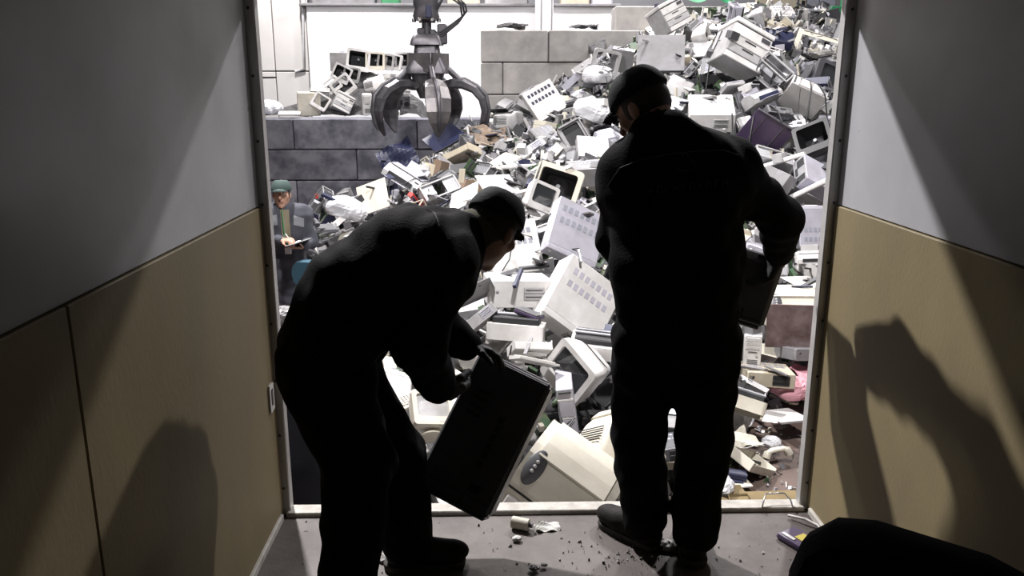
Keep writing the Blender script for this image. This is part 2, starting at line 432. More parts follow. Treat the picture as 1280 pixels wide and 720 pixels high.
# ridges on top of the tall wall
# ================================================================== library of scrapped machines (front faces -Y, centred)
KIND = {}
def kind(name, cat, parts):
    """parts: (part name, MB, role, parent index); the first is the casing that carries the rest"""
    out = []; where = {}
    for i, (n, b, role, par) in enumerate(parts):
        where[i] = len(out)
        for piece in (b.islands() if i and n in ('edge_lip', 'rib', 'handle', 'clip', 'drive_sled', 'drive_bay', 'connector', 'output_mouth') else [b]):
            out.append((n, piece.mesh(n, 'white'), role, where[par]))
    KIND[name] = dict(cat=cat, parts=out)
ALT = {'white': 'pale grey', 'cream': 'white', 'beige': 'cream', 'pale grey': 'lavender', 'grey': 'dark grey', 'dark grey': 'black', 'black': 'dark grey',
       'navy': 'black', 'lavender': 'white', 'purple': 'dark grey', 'brown': 'beige', 'pink': 'white', 'red': 'dark grey', 'green': 'dark grey'}
def place(kname, M, colour, label=None, group=None, scale=1.0, name=None, roles=None):
    k = KIND[kname]; objs = []
    for i, (n, me, role, par) in enumerate(k['parts']):
        o = bpy.data.objects.new((name or kname) if i == 0 else n, me); COL.objects.link(o)
        m = (roles or {}).get(role) or (colour if role == 'main' else ALT[colour] if role == 'alt' else role)
        o.material_slots[0].link = 'OBJECT'; o.material_slots[0].material = MATS[m]
        if i == 0:
            o.matrix_world = M @ Matrix.Scale(scale, 4)
        else: o.parent = objs[par]
        objs.append(o)
    tag(objs[0], label, k['cat'], group)
    objs[0]['_c'] = colour
    return objs[0]
def dome(w, h, d, n=8):
    return lambda u, v: ((u - .5) * w, -d * (1 - ((2 * u - 1) ** 2 + (2 * v - 1) ** 2) / 2), (v - .5) * h)
def vents(b, n, w, h, gap, M):
    for i in range(n): b.box((0, 0, (i - (n - 1) / 2) * gap), (w, .004, h), 0, M)
    return b
# --- CRT monitors
sh = MB().loft([(-.13, .40, .36, .03), (-.06, .40, .36, .04), (.02, .37, .33, .05), (.10, .28, .25, .05, 0, -.01), (.21, .24, .21, .04, 0, -.015), (.225, .20, .17, .03, 0, -.015)])
bz = MB().ring(-.19, -.125, .42, .385, .325, .255, .035, .03, 5, ic=(0, .022))
scr = MB().grid(lambda u, v: ((u - .5) * .33, -.150 - .022 * (1 - ((2 * u - 1) ** 2 + (2 * v - 1) ** 2) / 2), (v - .5) * .26 + .022), 8, 8)
vt = vents(MB(), 6, .26, .006, .016, M4((0, .05, .158), (62, 0, 0)))
vt2 = vents(MB(), 5, .18, .006, .02, M4((0, .228, -.01)))
st = MB().lathe([(.06, -.19), (.07, -.205), (.11, -.215), (.125, -.235), (.12, -.24)], 16)
bt = MB().box((.13, -.192, -.155), (.03, .008, .016), .003).box((.09, -.192, -.155), (.014, .008, .01), .002).box((.06, -.192, -.155), (.014, .008, .01), .002)
kind('crt_monitor', 'monitor', [('crt_monitor', sh, 'main', 0), ('bezel', bz, 'main', 0), ('screen', scr, 'screen', 1), ('vent_grille', vt, 'dark', 0), ('vent_grille', vt2, 'dark', 0), ('swivel_stand', st, 'main', 0), ('button', bt, 'alt', 1)])
kind('monitor_housing', 'monitor', [('monitor_housing', MB().loft([(-.10, .40, .36, .03), (-.02, .40, .36, .04), (.06, .35, .31, .05), (.14, .28, .24, .04)], caps=(False, True)), 'main', 0),
      ('bezel', MB().ring(-.16, -.095, .42, .385, .33, .26, .035, .03, 5, ic=(0, .02)), 'main', 0), ('inner_cavity', MB().loft([(-.12, .35, .30, .03), (.10, .26, .22, .03)], caps=(False, True)), 'dark', 0),
      ('tube_neck', MB().lathe([(.10, -.02), (.05, .05), (.02, .09), (.02, .13)], 12, M4((0, .1, .02), (90, 0, 0))), 'dull steel', 0)])
kind('monitor_surround', 'monitor', [('bezel_ring', MB().ring(-.035, .035, .42, .38, .33, .26, .04, .03, 5, ic=(0, .02)), 'main', 0),
      ('inner_lip', MB().ring(.03, .05, .36, .30, .335, .265, .03, .03, 5, ic=(0, .02)), 'alt', 0), ('button', MB().box((.13, -.038, -.15), (.03, .008, .016), .003), 'alt', 0)])
kind('picture_tube', 'tube', [('picture_tube', MB().loft([(-.12, .36, .28, .03), (-.08, .36, .28, .03), (.02, .24, .19, .08), (.06, .10, .09, .045)]), 'dark grey', 0),
      ('face_glass', MB().grid(lambda u, v: ((u - .5) * .36, -.12 - .03 * (1 - ((2 * u - 1) ** 2 + (2 * v - 1) ** 2) / 2), (v - .5) * .28), 8, 8), 'pale grey', 0),
      ('neck', MB().lathe([(.05, 0), (.03, .03), (.022, .05), (.022, .14)], 12, M4((0, .05, 0), (-90, 0, 0))), 'gold', 0), ('metal_band', MB().ring(-.105, -.085, .375, .295, .355, .275, .03, .03), 'dull steel', 0)])
# --- computer cases
def tower(w=.19, d=.42, h=.42):
    body = MB().box((0, .01, 0), (w, d, h), .004)
    fr = MB().loft([(-d / 2 - .03, w * .96, h * .97, .02), (-d / 2 - .015, w, h, .02), (-d / 2 + .012, w, h, .012)])
    by = MB()
    for k in range(3): by.box((0, -d / 2 - .034, h / 2 - .045 - k * .047), (w * .78, .012, .041), .003)
    fd = MB().box((0, -d / 2 - .033, h / 2 - .19), (w * .55, .01, .022), .002)
    sl = MB().box((0, -d / 2 - .040, h / 2 - .19), (w * .48, .004, .004))
    pb = MB().lathe([(.0001, .012), (.013, .01), (.014, 0)], 12, M4((w * .25, -d / 2 - .028, -.03), (90, 0, 0)))
    gr = vents(MB(), 7, w * .6, .006, .014, M4((0, -d / 2 - .031, -h / 2 + .09)))
    sp = MB().box((-w / 2 - .003, .02, 0), (.006, d * .96, h * .94), .002)
    rp = MB().box((0, d / 2 + .012, 0), (w * .96, .006, h * .96), .002)
    sg = MB()
    for k in range(6): sg.box((.02, d / 2 + .017, -h / 2 + .05 + k * .022), (w * .6, .004, .012))
    sg.box((0, d / 2 + .017, h / 2 - .07), (w * .7, .004, .09)); sg.box((-w * .3, d / 2 + .017, .0), (.04, .004, .12))
    sv = vents(MB(), 5, .012, .05, .012, M4((-w / 2 - .007, .12, -.1), (0, 90, 90)))
    return [('casing', body, 'alt', 0), ('front_panel', fr, 'main', 0), ('drive_bay', by, 'main', 1), ('floppy_drive', fd, 'alt', 1), ('floppy_slot', sl, 'dark', 1), ('power_button', pb, 'alt', 1),
            ('front_grille', gr, 'dark', 1), ('side_panel', sp, 'main', 0), ('rear_plate', rp, 'steel', 0), ('port_slot', sg, 'dark', 0)]
kind('computer_tower', 'computer', tower())
def desktop(w=.42, d=.40, h=.13):
    body = MB().box((0, .01, 0), (w, d, h), .006)
    fr = MB().loft([(-d / 2 - .028, w * .97, h * .95, .012), (-d / 2 - .012, w, h, .012), (-d / 2 + .012, w, h, .01)])
    by = MB().box((w * .2, -d / 2 - .032, .028), (.15, .01, .042), .003).box((w * .2, -d / 2 - .032, -.02), (.15, .01, .042), .003)
    dk = MB().box((w * .2, -d / 2 - .039, .03), (.12, .004, .005)).box((w * .2, -d / 2 - .039, -.018), (.12, .004, .005))
    pb = MB().lathe([(.0001, .01), (.012, .008), (.013, 0)], 12, M4((-w * .38, -d / 2 - .026, .02), (90, 0, 0)))
    vt, vt2 = MB(), MB()
    for i in range(7): vt.box((-.15 + i * .05, .03, h / 2 + .001), (.032, .045, .004)); vt2.box((-.15 + i * .05, .13, h / 2 + .001), (.032, .045, .004))
    rp = MB().box((0, d / 2 + .012, 0), (w * .97, .006, h * .94), .002)
    sg = MB().box((-.12, d / 2 + .017, 0), (.1, .004, .08)).box((.08, d / 2 + .017, -.02), (.16, .004, .03))
    return [('casing', body, 'main', 0), ('front_panel', fr, 'main', 0), ('drive_bay', by, 'alt', 1), ('drive_slot', dk, 'dark', 1), ('power_button', pb, 'alt', 1), ('vent_grille', vt, 'print', 0), ('vent_grille', vt2, 'print', 0), ('rear_plate', rp, 'steel', 0), ('port_slot', sg, 'dark', 0)]
kind('desktop_computer', 'computer', desktop())
kind('big_desktop_case', 'computer', desktop(.46, .44, .20))
# open chassis
def chassis(w=.20, d=.42, h=.40, t=.018):
    b = MB()
    for x in (-1, 1):
        for z in (-1, 1): b.box((x * (w - t) / 2, 0, z * (h - t) / 2), (t, d, t), .002)
        for y in (-1, 1): b.box((x * (w - t) / 2, y * (d - t) / 2, 0), (t, t, h), .002)
    for y in (-1, 1):
        for z in (-1, 1): b.box((0, y * (d - t) / 2, z * (h - t) / 2), (w, t, t), .002)
    tray = MB().box((w / 2 - .006, .02, 0), (.004, d * .95, h * .95))
    cage = MB().box((0, -d / 2 + .08, h / 2 - .09), (w * .85, .15, .004)).box((0, -d / 2 + .08, h / 2 - .02), (w * .85, .15, .004)).box((-w * .42, -d / 2 + .08, h / 2 - .1), (.004, .15, .16)).box((w * .4, -d / 2 + .08, h / 2 - .1), (.004, .15, .16))
    psu = MB().box((0, d / 2 - .08, h / 2 - .065), (w * .85, .14, .09), .003)
    rear = MB().ring(d / 2 - .006, d / 2, w, h, w * .7, h * .45, .004, .004, ic=(0, -.06))
    brd = MB().box((w / 2 - .014, .06, -.05), (.006, .24, .26))
    chp = MB().box((w / 2 - .03, .08, 0), (.03, .06, .06)).box((w / 2 - .03, .1, -.12), (.04, .14, .012)).box((w / 2 - .03, .0, -.06), (.03, .012, .13))
    cb = MB()
    for k in range(4): cb.tube([(0, d / 2 - .15, h / 2 - .08), (-.03 + .02 * k, .02, .03 + .03 * k), (.02, -.04 + .02 * k, -.05 - .02 * k), (.05, .05, -.09)], .006, 5)
    return [('frame', b, 'main', 0), ('board_tray', tray, 'steel', 0), ('drive_cage', cage, 'steel', 0), ('power_supply', psu, 'dull steel', 0), ('rear_plate', rear, 'steel', 0), ('circuit_board', brd, 'board', 1), ('chip', chp, 'black', 5), ('cable', cb, 'cable', 3)]
kind('open_computer_chassis', 'computer case', chassis())
kind('wide_open_chassis', 'computer case', chassis(.40, .40, .14, .016))
# sheet covers
kind('case_cover', 'case cover', [('case_cover', MB().box((0, 0, .0), (.42, .40, .005), .001).box((-.2085, 0, -.06), (.005, .40, .12), .001).box((.2085, 0, -.06), (.005, .40, .12), .001), 'main', 0),
      ('rear_flange', MB().box((0, .197, -.015), (.41, .006, .03), .001), 'alt', 0), ('vent_grille', vents(MB(), 8, .05, .006, .014, M4((.2125, .0, -.05), (90, 0, 90))), 'dark', 0)])
kind('flat_panel', 'panel', [('flat_panel', MB().box((0, 0, 0), (.42, .40, .008), .002), 'main', 0), ('edge_lip', MB().box((0, -.198, -.012), (.41, .006, .022), .001).box((0, .198, -.012), (.41, .006, .022), .001), 'alt', 0),
      ('rib', MB().box((-.1, 0, -.008), (.006, .38, .012)).box((.1, 0, -.008), (.006, .38, .012)), 'alt', 0)])
# printers
def laser(w=.42):
    prof = [(-.20, -.15), (-.20, -.02), (-.185, .04), (-.12, .105), (-.06, .125), (.02, .14), (.12, .145), (.18, .125), (.21, .06), (.21, -.15)]
    b = MB().prism(prof, -w / 2, w / 2)
    top = MB().prism([(-.12, .108), (-.03, .134), (.06, .146), (.15, .146), (.15, .158), (.05, .160), (-.04, .146), (-.125, .122)], -w * .4, w * .4)
    slot = MB().prism([(-.10, .118), (-.06, .131), (-.055, .140), (-.098, .128)], -w * .33, w * .33)
    pan = MB().lathe([(.0001, .008), (.078, .007), (.086, 0)], 24, M4((-w * .36, -.155, .072), (46, 0, 0)) @ Matrix.Diagonal((.5, 1.0, 1, 1)))
    bt = MB()
    for k in range(3): bt.lathe([(.0001, .004), (.008, .003), (.009, 0)], 10, M4((-w * .36, -.142 - .016 * k, .094 - .016 * k), (44, 0, 0)) @ M4((0, 0, .008)))
    tray = MB().box((0, -.205, -.11), (w * .86, .03, .06), .006)
    hd = MB().box((0, -.222, -.12), (.10, .008, .02), .002)
    seam = MB().box((0, .0, -.045), (w + .004, .424, .004))
    sv = vents(MB(), 8, .006, .07, .0, M4()) if False else MB()
    for k in range(9): sv.box((w / 2 + .001, .02 + k * .016, .04), (.004, .007, .07))
    sv2 = MB()
    for k in range(9): sv2.box((-w / 2 - .001, .02 + k * .016, .04), (.004, .007, .07))
    return [('casing', b, 'main', 0), ('output_lid', top, 'main', 0), ('output_slot', slot, 'dark', 1), ('control_panel', pan, 'dark grey', 0), ('button', bt, 'pale grey', 3), ('paper_tray', tray, 'alt', 0), ('handle', hd, 'dark', 5), ('seam', seam, 'dark', 0), ('vent_grille', sv, 'print', 0), ('vent_grille', sv2, 'print', 0)]
kind('laser_printer', 'printer', laser())
kind('inkjet_printer', 'printer', [('casing', MB().prism([(-.15, -.08), (-.16, -.02), (-.10, .06), (.05, .09), (.14, .07), (.15, -.08)], -.22, .22), 'main', 0), ('lid', MB().prism([(-.09, .066), (.04, .095), (.04, .105), (-.1, .075)], -.2, .2), 'alt', 0),
      ('paper_support', MB().box((0, .13, .14), (.26, .012, .18), .004, M4((0, 0, 0), (-14, 0, 0))), 'alt', 0), ('output_mouth', MB().box((0, -.155, -.03), (.30, .03, .05)), 'dark', 0), ('output_tray', MB().box((0, -.20, -.072), (.26, .12, .008), .002), 'alt', 0),
      ('button', MB().box((.17, -.125, .03), (.05, .02, .012), .003, M4((0, 0, 0), (0, 0, 0))), 'dark grey', 0)])
kind('printer_shell', 'printer', [('printer_shell', MB().ring(-.15, -.03, .42, .34, .34, .24, .03, .02, M=M4((0, 0, .06), (90, 0, 0)) @ M4((0, 0, 0))).box((-.195, 0, -.06), (.03, .30, .14), .006).box((.195, 0, -.06), (.03, .30, .14), .006).box((0, .155, -.06), (.40, .02, .14), .004), 'main', 0),
      ('inner_cavity', MB().box((0, 0, .02), (.35, .25, .12), .01), 'dark', 0), ('roller', MB().tube([(-.18, -.02, .09), (.18, -.02, .09)], .016, 10).tube([(-.18, .06, .085), (.18, .06, .085)], .012, 8), 'dull steel', 1), ('gear', MB().lathe([(.03, 0), (.03, .012)], 12, M4((.165, .02, .095), (0, 90, 0))), 'pale grey', 1)])
kind('flatbed_scanner', 'scanner', [('casing', MB().box((0, 0, -.02), (.30, .44, .055), .01), 'main', 0), ('lid', MB().box((0, .005, .02), (.295, .42, .022), .008), 'alt', 0), ('glass', MB().box((0, 0, .0085), (.23, .33, .002)), 'screen', 0), ('button', MB().box((0, -.213, .009), (.12, .012, .008), .002), 'dark grey', 0)])
kind('copier', 'copier', [('casing', MB().box((0, 0, -.05), (.62, .50, .50), .012), 'alt', 0), ('scanner_lid', MB().box((0, 0, .245), (.64, .54, .07), .012), 'main', 0), ('upper_panel', MB().box((0, -.257, .12), (.60, .02, .14), .006), 'main', 0), ('output_gap', MB().box((0, -.256, .195), (.58, .016, .022)), 'dark', 0),
      ('drawer', MB().box((0, -.26, -.03), (.60, .024, .11), .006), 'main', 0), ('drawer', MB().box((0, -.26, -.155), (.60, .024, .11), .006), 'alt', 0), ('drawer', MB().box((0, -.26, -.265), (.60, .024, .08), .006), 'main', 0),
      ('handle', MB().box((0, -.273, .005), (.18, .006, .02)), 'dark', 4), ('handle', MB().box((0, -.273, -.12), (.18, .006, .02)), 'dark', 5), ('control_panel', MB().box((.2, -.272, .14), (.14, .01, .06), .003), 'dark grey', 2)])
kind('output_tray', 'tray', [('output_tray', MB().box((0, 0, -.04), (.36, .26, .008), .002).box((0, .126, 0), (.36, .008, .09), .002).box((0, -.126, -.01), (.36, .008, .07), .002).box((-.176, 0, 0), (.008, .26, .09), .002).box((.176, 0, 0), (.008, .26, .09), .002), 'main', 0),
      ('roller', MB().tube([(-.16, .02, .0), (.16, .02, .0)], .012, 8), 'dark', 0), ('rib', MB().box((-.06, 0, -.03), (.006, .24, .014)).box((.06, 0, -.03), (.006, .24, .014)).box((.12, 0, -.03), (.006, .24, .014)), 'dark grey', 0)])
kb = MB()
for r_ in range(5):
    for c_ in range(15): kb.box((-.185 + c_ * .0265, -.05 + r_ * .024, .016 + r_ * .003), (.021, .019, .012), .002)
kind('keyboard', 'keyboard', [('casing', MB().prism([(-.085, -.012), (-.088, .006), (.08, .026), (.085, .0), (.08, -.012)], -.225, .225), 'main', 0), ('key', kb, 'key', 0), ('lock_lights', MB().box((.14, .075, .027), (.1, .01, .003)), 'dark grey', 0)])
cc = MB()
rk = random.Random(3)
for _ in range(14):
    w_, d_ = rk.uniform(.015, .06), rk.uniform(.012, .05)
    cc.box((rk.uniform(-.12, .12), rk.uniform(-.1, .1), .012), (w_, d_, rk.uniform(.006, .03)))
kind('circuit_board', 'circuit board', [('circuit_board', MB().box((0, 0, 0), (.30, .26, .006)), 'board', 0), ('chip', cc, 'black', 0), ('connector', MB().box((-.13, .05, .014), (.02, .12, .024)).box((-.13, -.07, .014), (.02, .07, .03)), 'steel', 0), ('socket', MB().box((.03, -.02, .008), (.06, .06, .01), .002), 'cream', 0)])
kind('disc_drive', 'drive', [('casing', MB().box((0, 0, 0), (.15, .19, .042), .003), 'steel', 0), ('front_panel', MB().box((0, -.098, 0), (.15, .008, .042), .002), 'main', 0), ('disc_slot', MB().box((0, -.103, .006), (.13, .003, .004)), 'dark', 1), ('button', MB().box((.055, -.104, -.01), (.014, .005, .006)), 'alt', 1)])
fan = MB()
for k in range(4): fan.ring(-.002, .002, .10 - k * .024, .10 - k * .024, .092 - k * .024, .092 - k * .024, .046 - k * .011, .043 - k * .011, 6, M=M4((0, .083, 0)))
cb = MB()
for k in range(5):
    a = rk.uniform(-.05, .05)
    cb.tube([(a, -.07, .02), (a * 1.5, -.13, .03 + .02 * k), (a * 2, -.20, -.02), (a * 3 + .05, -.26, -.04 + .02 * k)], .005, 5)
kind('power_supply', 'power supply', [('casing', MB().box((0, 0, 0), (.15, .16, .09), .003), 'main', 0), ('fan_grille', fan, 'wire', 0), ('fan_recess', MB().lathe([(.048, 0), (.048, .003)], 16, M4((0, .079, 0), (-90, 0, 0))), 'dark', 0), ('cable', cb, 'cable', 0), ('power_socket', MB().box((-.05, .082, -.025), (.03, .006, .022)), 'black', 0)])
kind('server_module', 'server', [('casing', MB().box((0, 0, 0), (.44, .40, .12), .005), 'main', 0), ('rib', MB().box((-.14, -.205, 0), (.012, .014, .11)).box((0, -.205, 0), (.012, .014, .11)).box((.14, -.205, 0), (.012, .014, .11)), 'alt', 0), ('drive_sled', MB().box((-.07, -.206, 0), (.12, .01, .1), .003).box((.07, -.206, 0), (.12, .01, .1), .003), 'main', 0), ('handle', MB().box((-.2, -.212, 0), (.016, .02, .09), .003).box((.2, -.212, 0), (.016, .02, .09), .003), 'dark grey', 0), ('indicator', MB().box((.17, -.203, .03), (.03, .008, .03)), 'navy', 0)])
kind('plastic_bar', 'plastic strip', [('plastic_bar', MB().loft([(-.24, .05, .025, .008), (-.22, .07, .035, .01), (.22, .07, .035, .01), (.24, .05, .025, .008)]), 'main', 0), ('label_strip', MB().box((0, .03, .018), (.04, .3, .003)), 'lavender', 0), ('clip', MB().box((.03, -.15, -.02), (.02, .03, .03), .003).box((-.03, .12, -.02), (.02, .03, .03), .003), 'alt', 0)])
kind('desk_telephone', 'telephone', [('casing', MB().prism([(-.10, -.03), (-.10, -.01), (.08, .04), (.10, .03), (.10, -.03)], -.09, .09), 'main', 0), ('handset', MB().tube([(-.055, -.09, .03), (-.055, -.06, .055), (-.055, .0, .07), (-.055, .06, .075), (-.055, .09, .055)], [.022, .018, .014, .018, .022], 8), 'main', 0), ('keypad', MB().box((.03, -.02, .012), (.08, .09, .01), .003, M4((0, 0, 0), (15, 0, 0))), 'dark grey', 0)])
def blob(seed, s=(.22, .2, .14), rough=.25, n=14):
    rr = random.Random(seed); ph = [(rr.uniform(2, 7), rr.uniform(2, 7), rr.uniform(0, 6), rr.uniform(.3, 1)) for _ in range(7)]
    def fn(u, v):
        a, t = u * 2 * math.pi, (v - .5) * math.pi
        x, y, z = math.cos(a) * math.cos(t), math.sin(a) * math.cos(t), math.sin(t)
        d = 1 + rough * sum(w * abs(math.sin(f * x + g * y + p + 2 * z)) - .3 for f, g, p, w in ph) / 3
        return (x * s[0] * d, y * s[1] * d, max(z, -.6) * s[2] * d)
    return MB().grid(fn, n * 2, n, smooth=False)
kind('plastic_bag', 'bag', [('plastic_bag', blob(5), 'film', 0), ('knot', blob(8, (.04, .04, .07), n=5), 'film', 0)])
kind('crumpled_cloth', 'cloth', [('crumpled_cloth', blob(11, (.26, .22, .12), .5, 18), 'main', 0), ('fold', blob(17, (.15, .08, .06), .5, 10), 'alt', 0)])
def bentgrid(seed, w, d, amp):
    rr = random.Random(seed); ph = [(rr.uniform(3, 14), rr.uniform(3, 14), rr.uniform(0, 6)) for _ in range(5)]
    b = MB()
    b.grid(lambda u, v: ((u - .5) * w, (v - .5) * d, amp * sum(math.sin(f * u + g * v + p) for f, g, p in ph) / 3), 10, 10, smooth=False)
    b.grid(lambda u, v: ((u - .5) * w, (.5 - v) * d, -.004 + amp * sum(math.sin(f * u + g * (1 - v) + p) for f, g, p in ph) / 3), 10, 10, smooth=False)
    return b
kind('bent_sheet', 'sheet', [('bent_sheet', bentgrid(2, .42, .34, .035), 'main', 0), ('edge_bead', MB().tube([(-.21 + k * .042, -.172, .01 * math.sin(k)) for k in range(11)], .006, 5), 'alt', 0)])
kind('speaker_box', 'loudspeaker', [('casing', MB().box((0, 0, 0), (.16, .16, .28), .008), 'main', 0), ('cone_ring', MB().lathe([(.06, 0), (.06, .008), (.05, .008), (.05, 0)], 18, M4((0, -.081, -.04), (90, 0, 0))), 'dark', 0), ('tweeter', MB().lathe([(.028, 0), (.026, .006), (.0001, .008)], 14, M4((0, -.08, .08), (90, 0, 0))), 'dark', 0)])
kind('toner_cartridge', 'cartridge', [('casing', MB().loft([(-.15, .09, .07, .02), (.15, .09, .07, .02)], axis='x'), 'main', 0), ('drum', MB().tube([(-.13, -.05, -.02), (.13, -.05, -.02)], .016, 8), 'navy', 0), ('grip', MB().box((0, .05, .02), (.10, .02, .02), .004), 'alt', 0)])
kind('loose_handset', 'telephone', [('loose_handset', MB().tube([(-.10, 0, 0), (-.085, .005, .03), (-.05, .01, .045), (.05, .01, .045), (.085, .005, .03), (.10, 0, 0)], [.03, .03, .02, .02, .03, .03], 10), 'main', 0), ('earpiece', MB().lathe([(.028, 0), (.026, -.012)], 12, M4((-.1, 0, -.01))), 'alt', 0)])

# ================================================================== the heap of scrap
HP = [(560, 600, 4.3), (700, 620, 4.0), (780, 620, 4.15), (860, 600, 4.7), (690, 540, 4.5), (740, 460, 5.2), (620, 430, 5.4), (500, 520, 5.0), (650, 350, 6.2), (760, 360, 6.2),
      (720, 290, 7.1), (600, 270, 8.0), (450, 306, 8.7), (400, 306, 9.2), (420, 262, 11), (480, 232, 12), (560, 182, 13), (620, 152, 14), (720, 98, 14.5), (800, 40, 14.8), (900, 12, 14.3),
      (1000, 30, 13.6), (1040, 60, 13), (900, 100, 11.6), (1000, 120, 11.2), (1000, 200, 9.3), (1000, 280, 8.2), (1000, 350, 7.3), (990, 410, 6.7), (940, 450, 6.3), (985, 490, 6.2), (880, 330, 6.7),
      (860, 450, 5.5), (860, 540, 5.0), (800, 150, 10.8), (800, 250, 8.0), (1200, 100, 11.6), (1200, 300, 8.2), (1200, 450, 6.9)]
hp = [tuple(at_y(*c)) for c in HP]
hp += [tuple(at_z(x, y, GZ - .05)) for x, y in ((930, 610), (1000, 600), (960, 560), (1000, 550), (1080, 560), (1080, 620))]
hp += [(-3.2, 7.4, GZ - .1), (-2.6, 7.0, GZ - .1), (-2.2, 6.2, GZ - .1), (-1.9, 5.2, GZ - .1), (-1.5, 4.2, GZ - .05), (-4.2, 9.5, GZ - .1), (-4.6, 13, GZ - .1), (-3.4, 15.3, GZ), (-5.5, 15.5, GZ - .1), (-2.2, 15.5, .1), (5.5, 4.8, GZ - .1), (8, 5, GZ - .1), (8, 9, 1.2), (8.5, 13, 2.6), (4.0, 15.6, 3.4), (1.4, 15.6, 2.3), (7.5, 15.6, 3.4), (-.3, 15.6, 1.5)]
_P = np.array(hp); _n = len(_P)
def _U(r2): return np.where(r2 > 1e-9, r2 * np.log(r2 + 1e-12), 0.0)
_d2 = ((_P[:, None, :2] - _P[None, :, :2]) ** 2).sum(-1)
_A = np.zeros((_n + 3, _n + 3)); _A[:_n, :_n] = _U(_d2) + np.eye(_n) * .6
_A[:_n, _n] = 1; _A[:_n, _n + 1:] = _P[:, :2]; _A[_n, :_n] = 1; _A[_n + 1:, :_n] = _P[:, :2].T
_w = np.linalg.solve(_A, np.concatenate([_P[:, 2], [0, 0, 0]]))
def heap_np(x, y):
    x = np.asarray(x, float); y = np.asarray(y, float)
    r2 = (x[..., None] - _P[:, 0]) ** 2 + (y[..., None] - _P[:, 1]) ** 2
    z = _U(r2) @ _w[:_n] + _w[_n] + _w[_n + 1] * x + _w[_n + 2] * y
    edge = np.clip((x + 4.6) / .6, 0, 1)
    return np.clip(z, GZ - .12, 3.5) * edge + (GZ - .12) * (1 - edge)
def heap_z(x, y): return float(heap_np(x, y))
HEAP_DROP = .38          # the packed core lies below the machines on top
def on_heap(px, py):
    """point of the heap's surface seen at a picture position"""
    ys = np.linspace(3.4, 17, 700); d = ray(px, py)
    xs_ = CAM_LOC.x + d.x / d.y * ys; zs_ = CAM_LOC.z + d.z / d.y * ys
    h = heap_np(xs_, ys); k = np.argmax(h >= zs_)
    if h[k] < zs_[k]: k = 400
    return Vector((xs_[k], ys[k], zs_[k]))
gx, gy = np.linspace(-5, 9, 113), np.linspace(3.3, 15.95, 103)
GX, GY = np.meshgrid(gx, gy, indexing='ij')
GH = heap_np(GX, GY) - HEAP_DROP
_nr = np.random.RandomState(5)
GHn = GH + np.where(GH > GZ, _nr.uniform(-.05, .05, GH.shape), 0)
hb = MB()
vs = [(float(GX[i, j]), float(GY[i, j]), float(GHn[i, j])) for i in range(GX.shape[0]) for j in range(GX.shape[1])]
nj = GX.shape[1]
hb.add(vs, [(i * nj + j, (i + 1) * nj + j, (i + 1) * nj + j + 1, i * nj + j + 1) for i in range(GX.shape[0] - 1) for j in range(nj - 1)
            if max(GH[i, j], GH[i + 1, j], GH[i, j + 1], GH[i + 1, j + 1]) > GZ - .02])
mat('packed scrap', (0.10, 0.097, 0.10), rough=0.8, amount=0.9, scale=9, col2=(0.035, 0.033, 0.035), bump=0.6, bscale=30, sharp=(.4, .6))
heap = tag(hb.obj('scrap_heap_core', 'packed scrap'), 'packed dark core of the scrap heap under the machines', 'scrap', None, 'stuff')
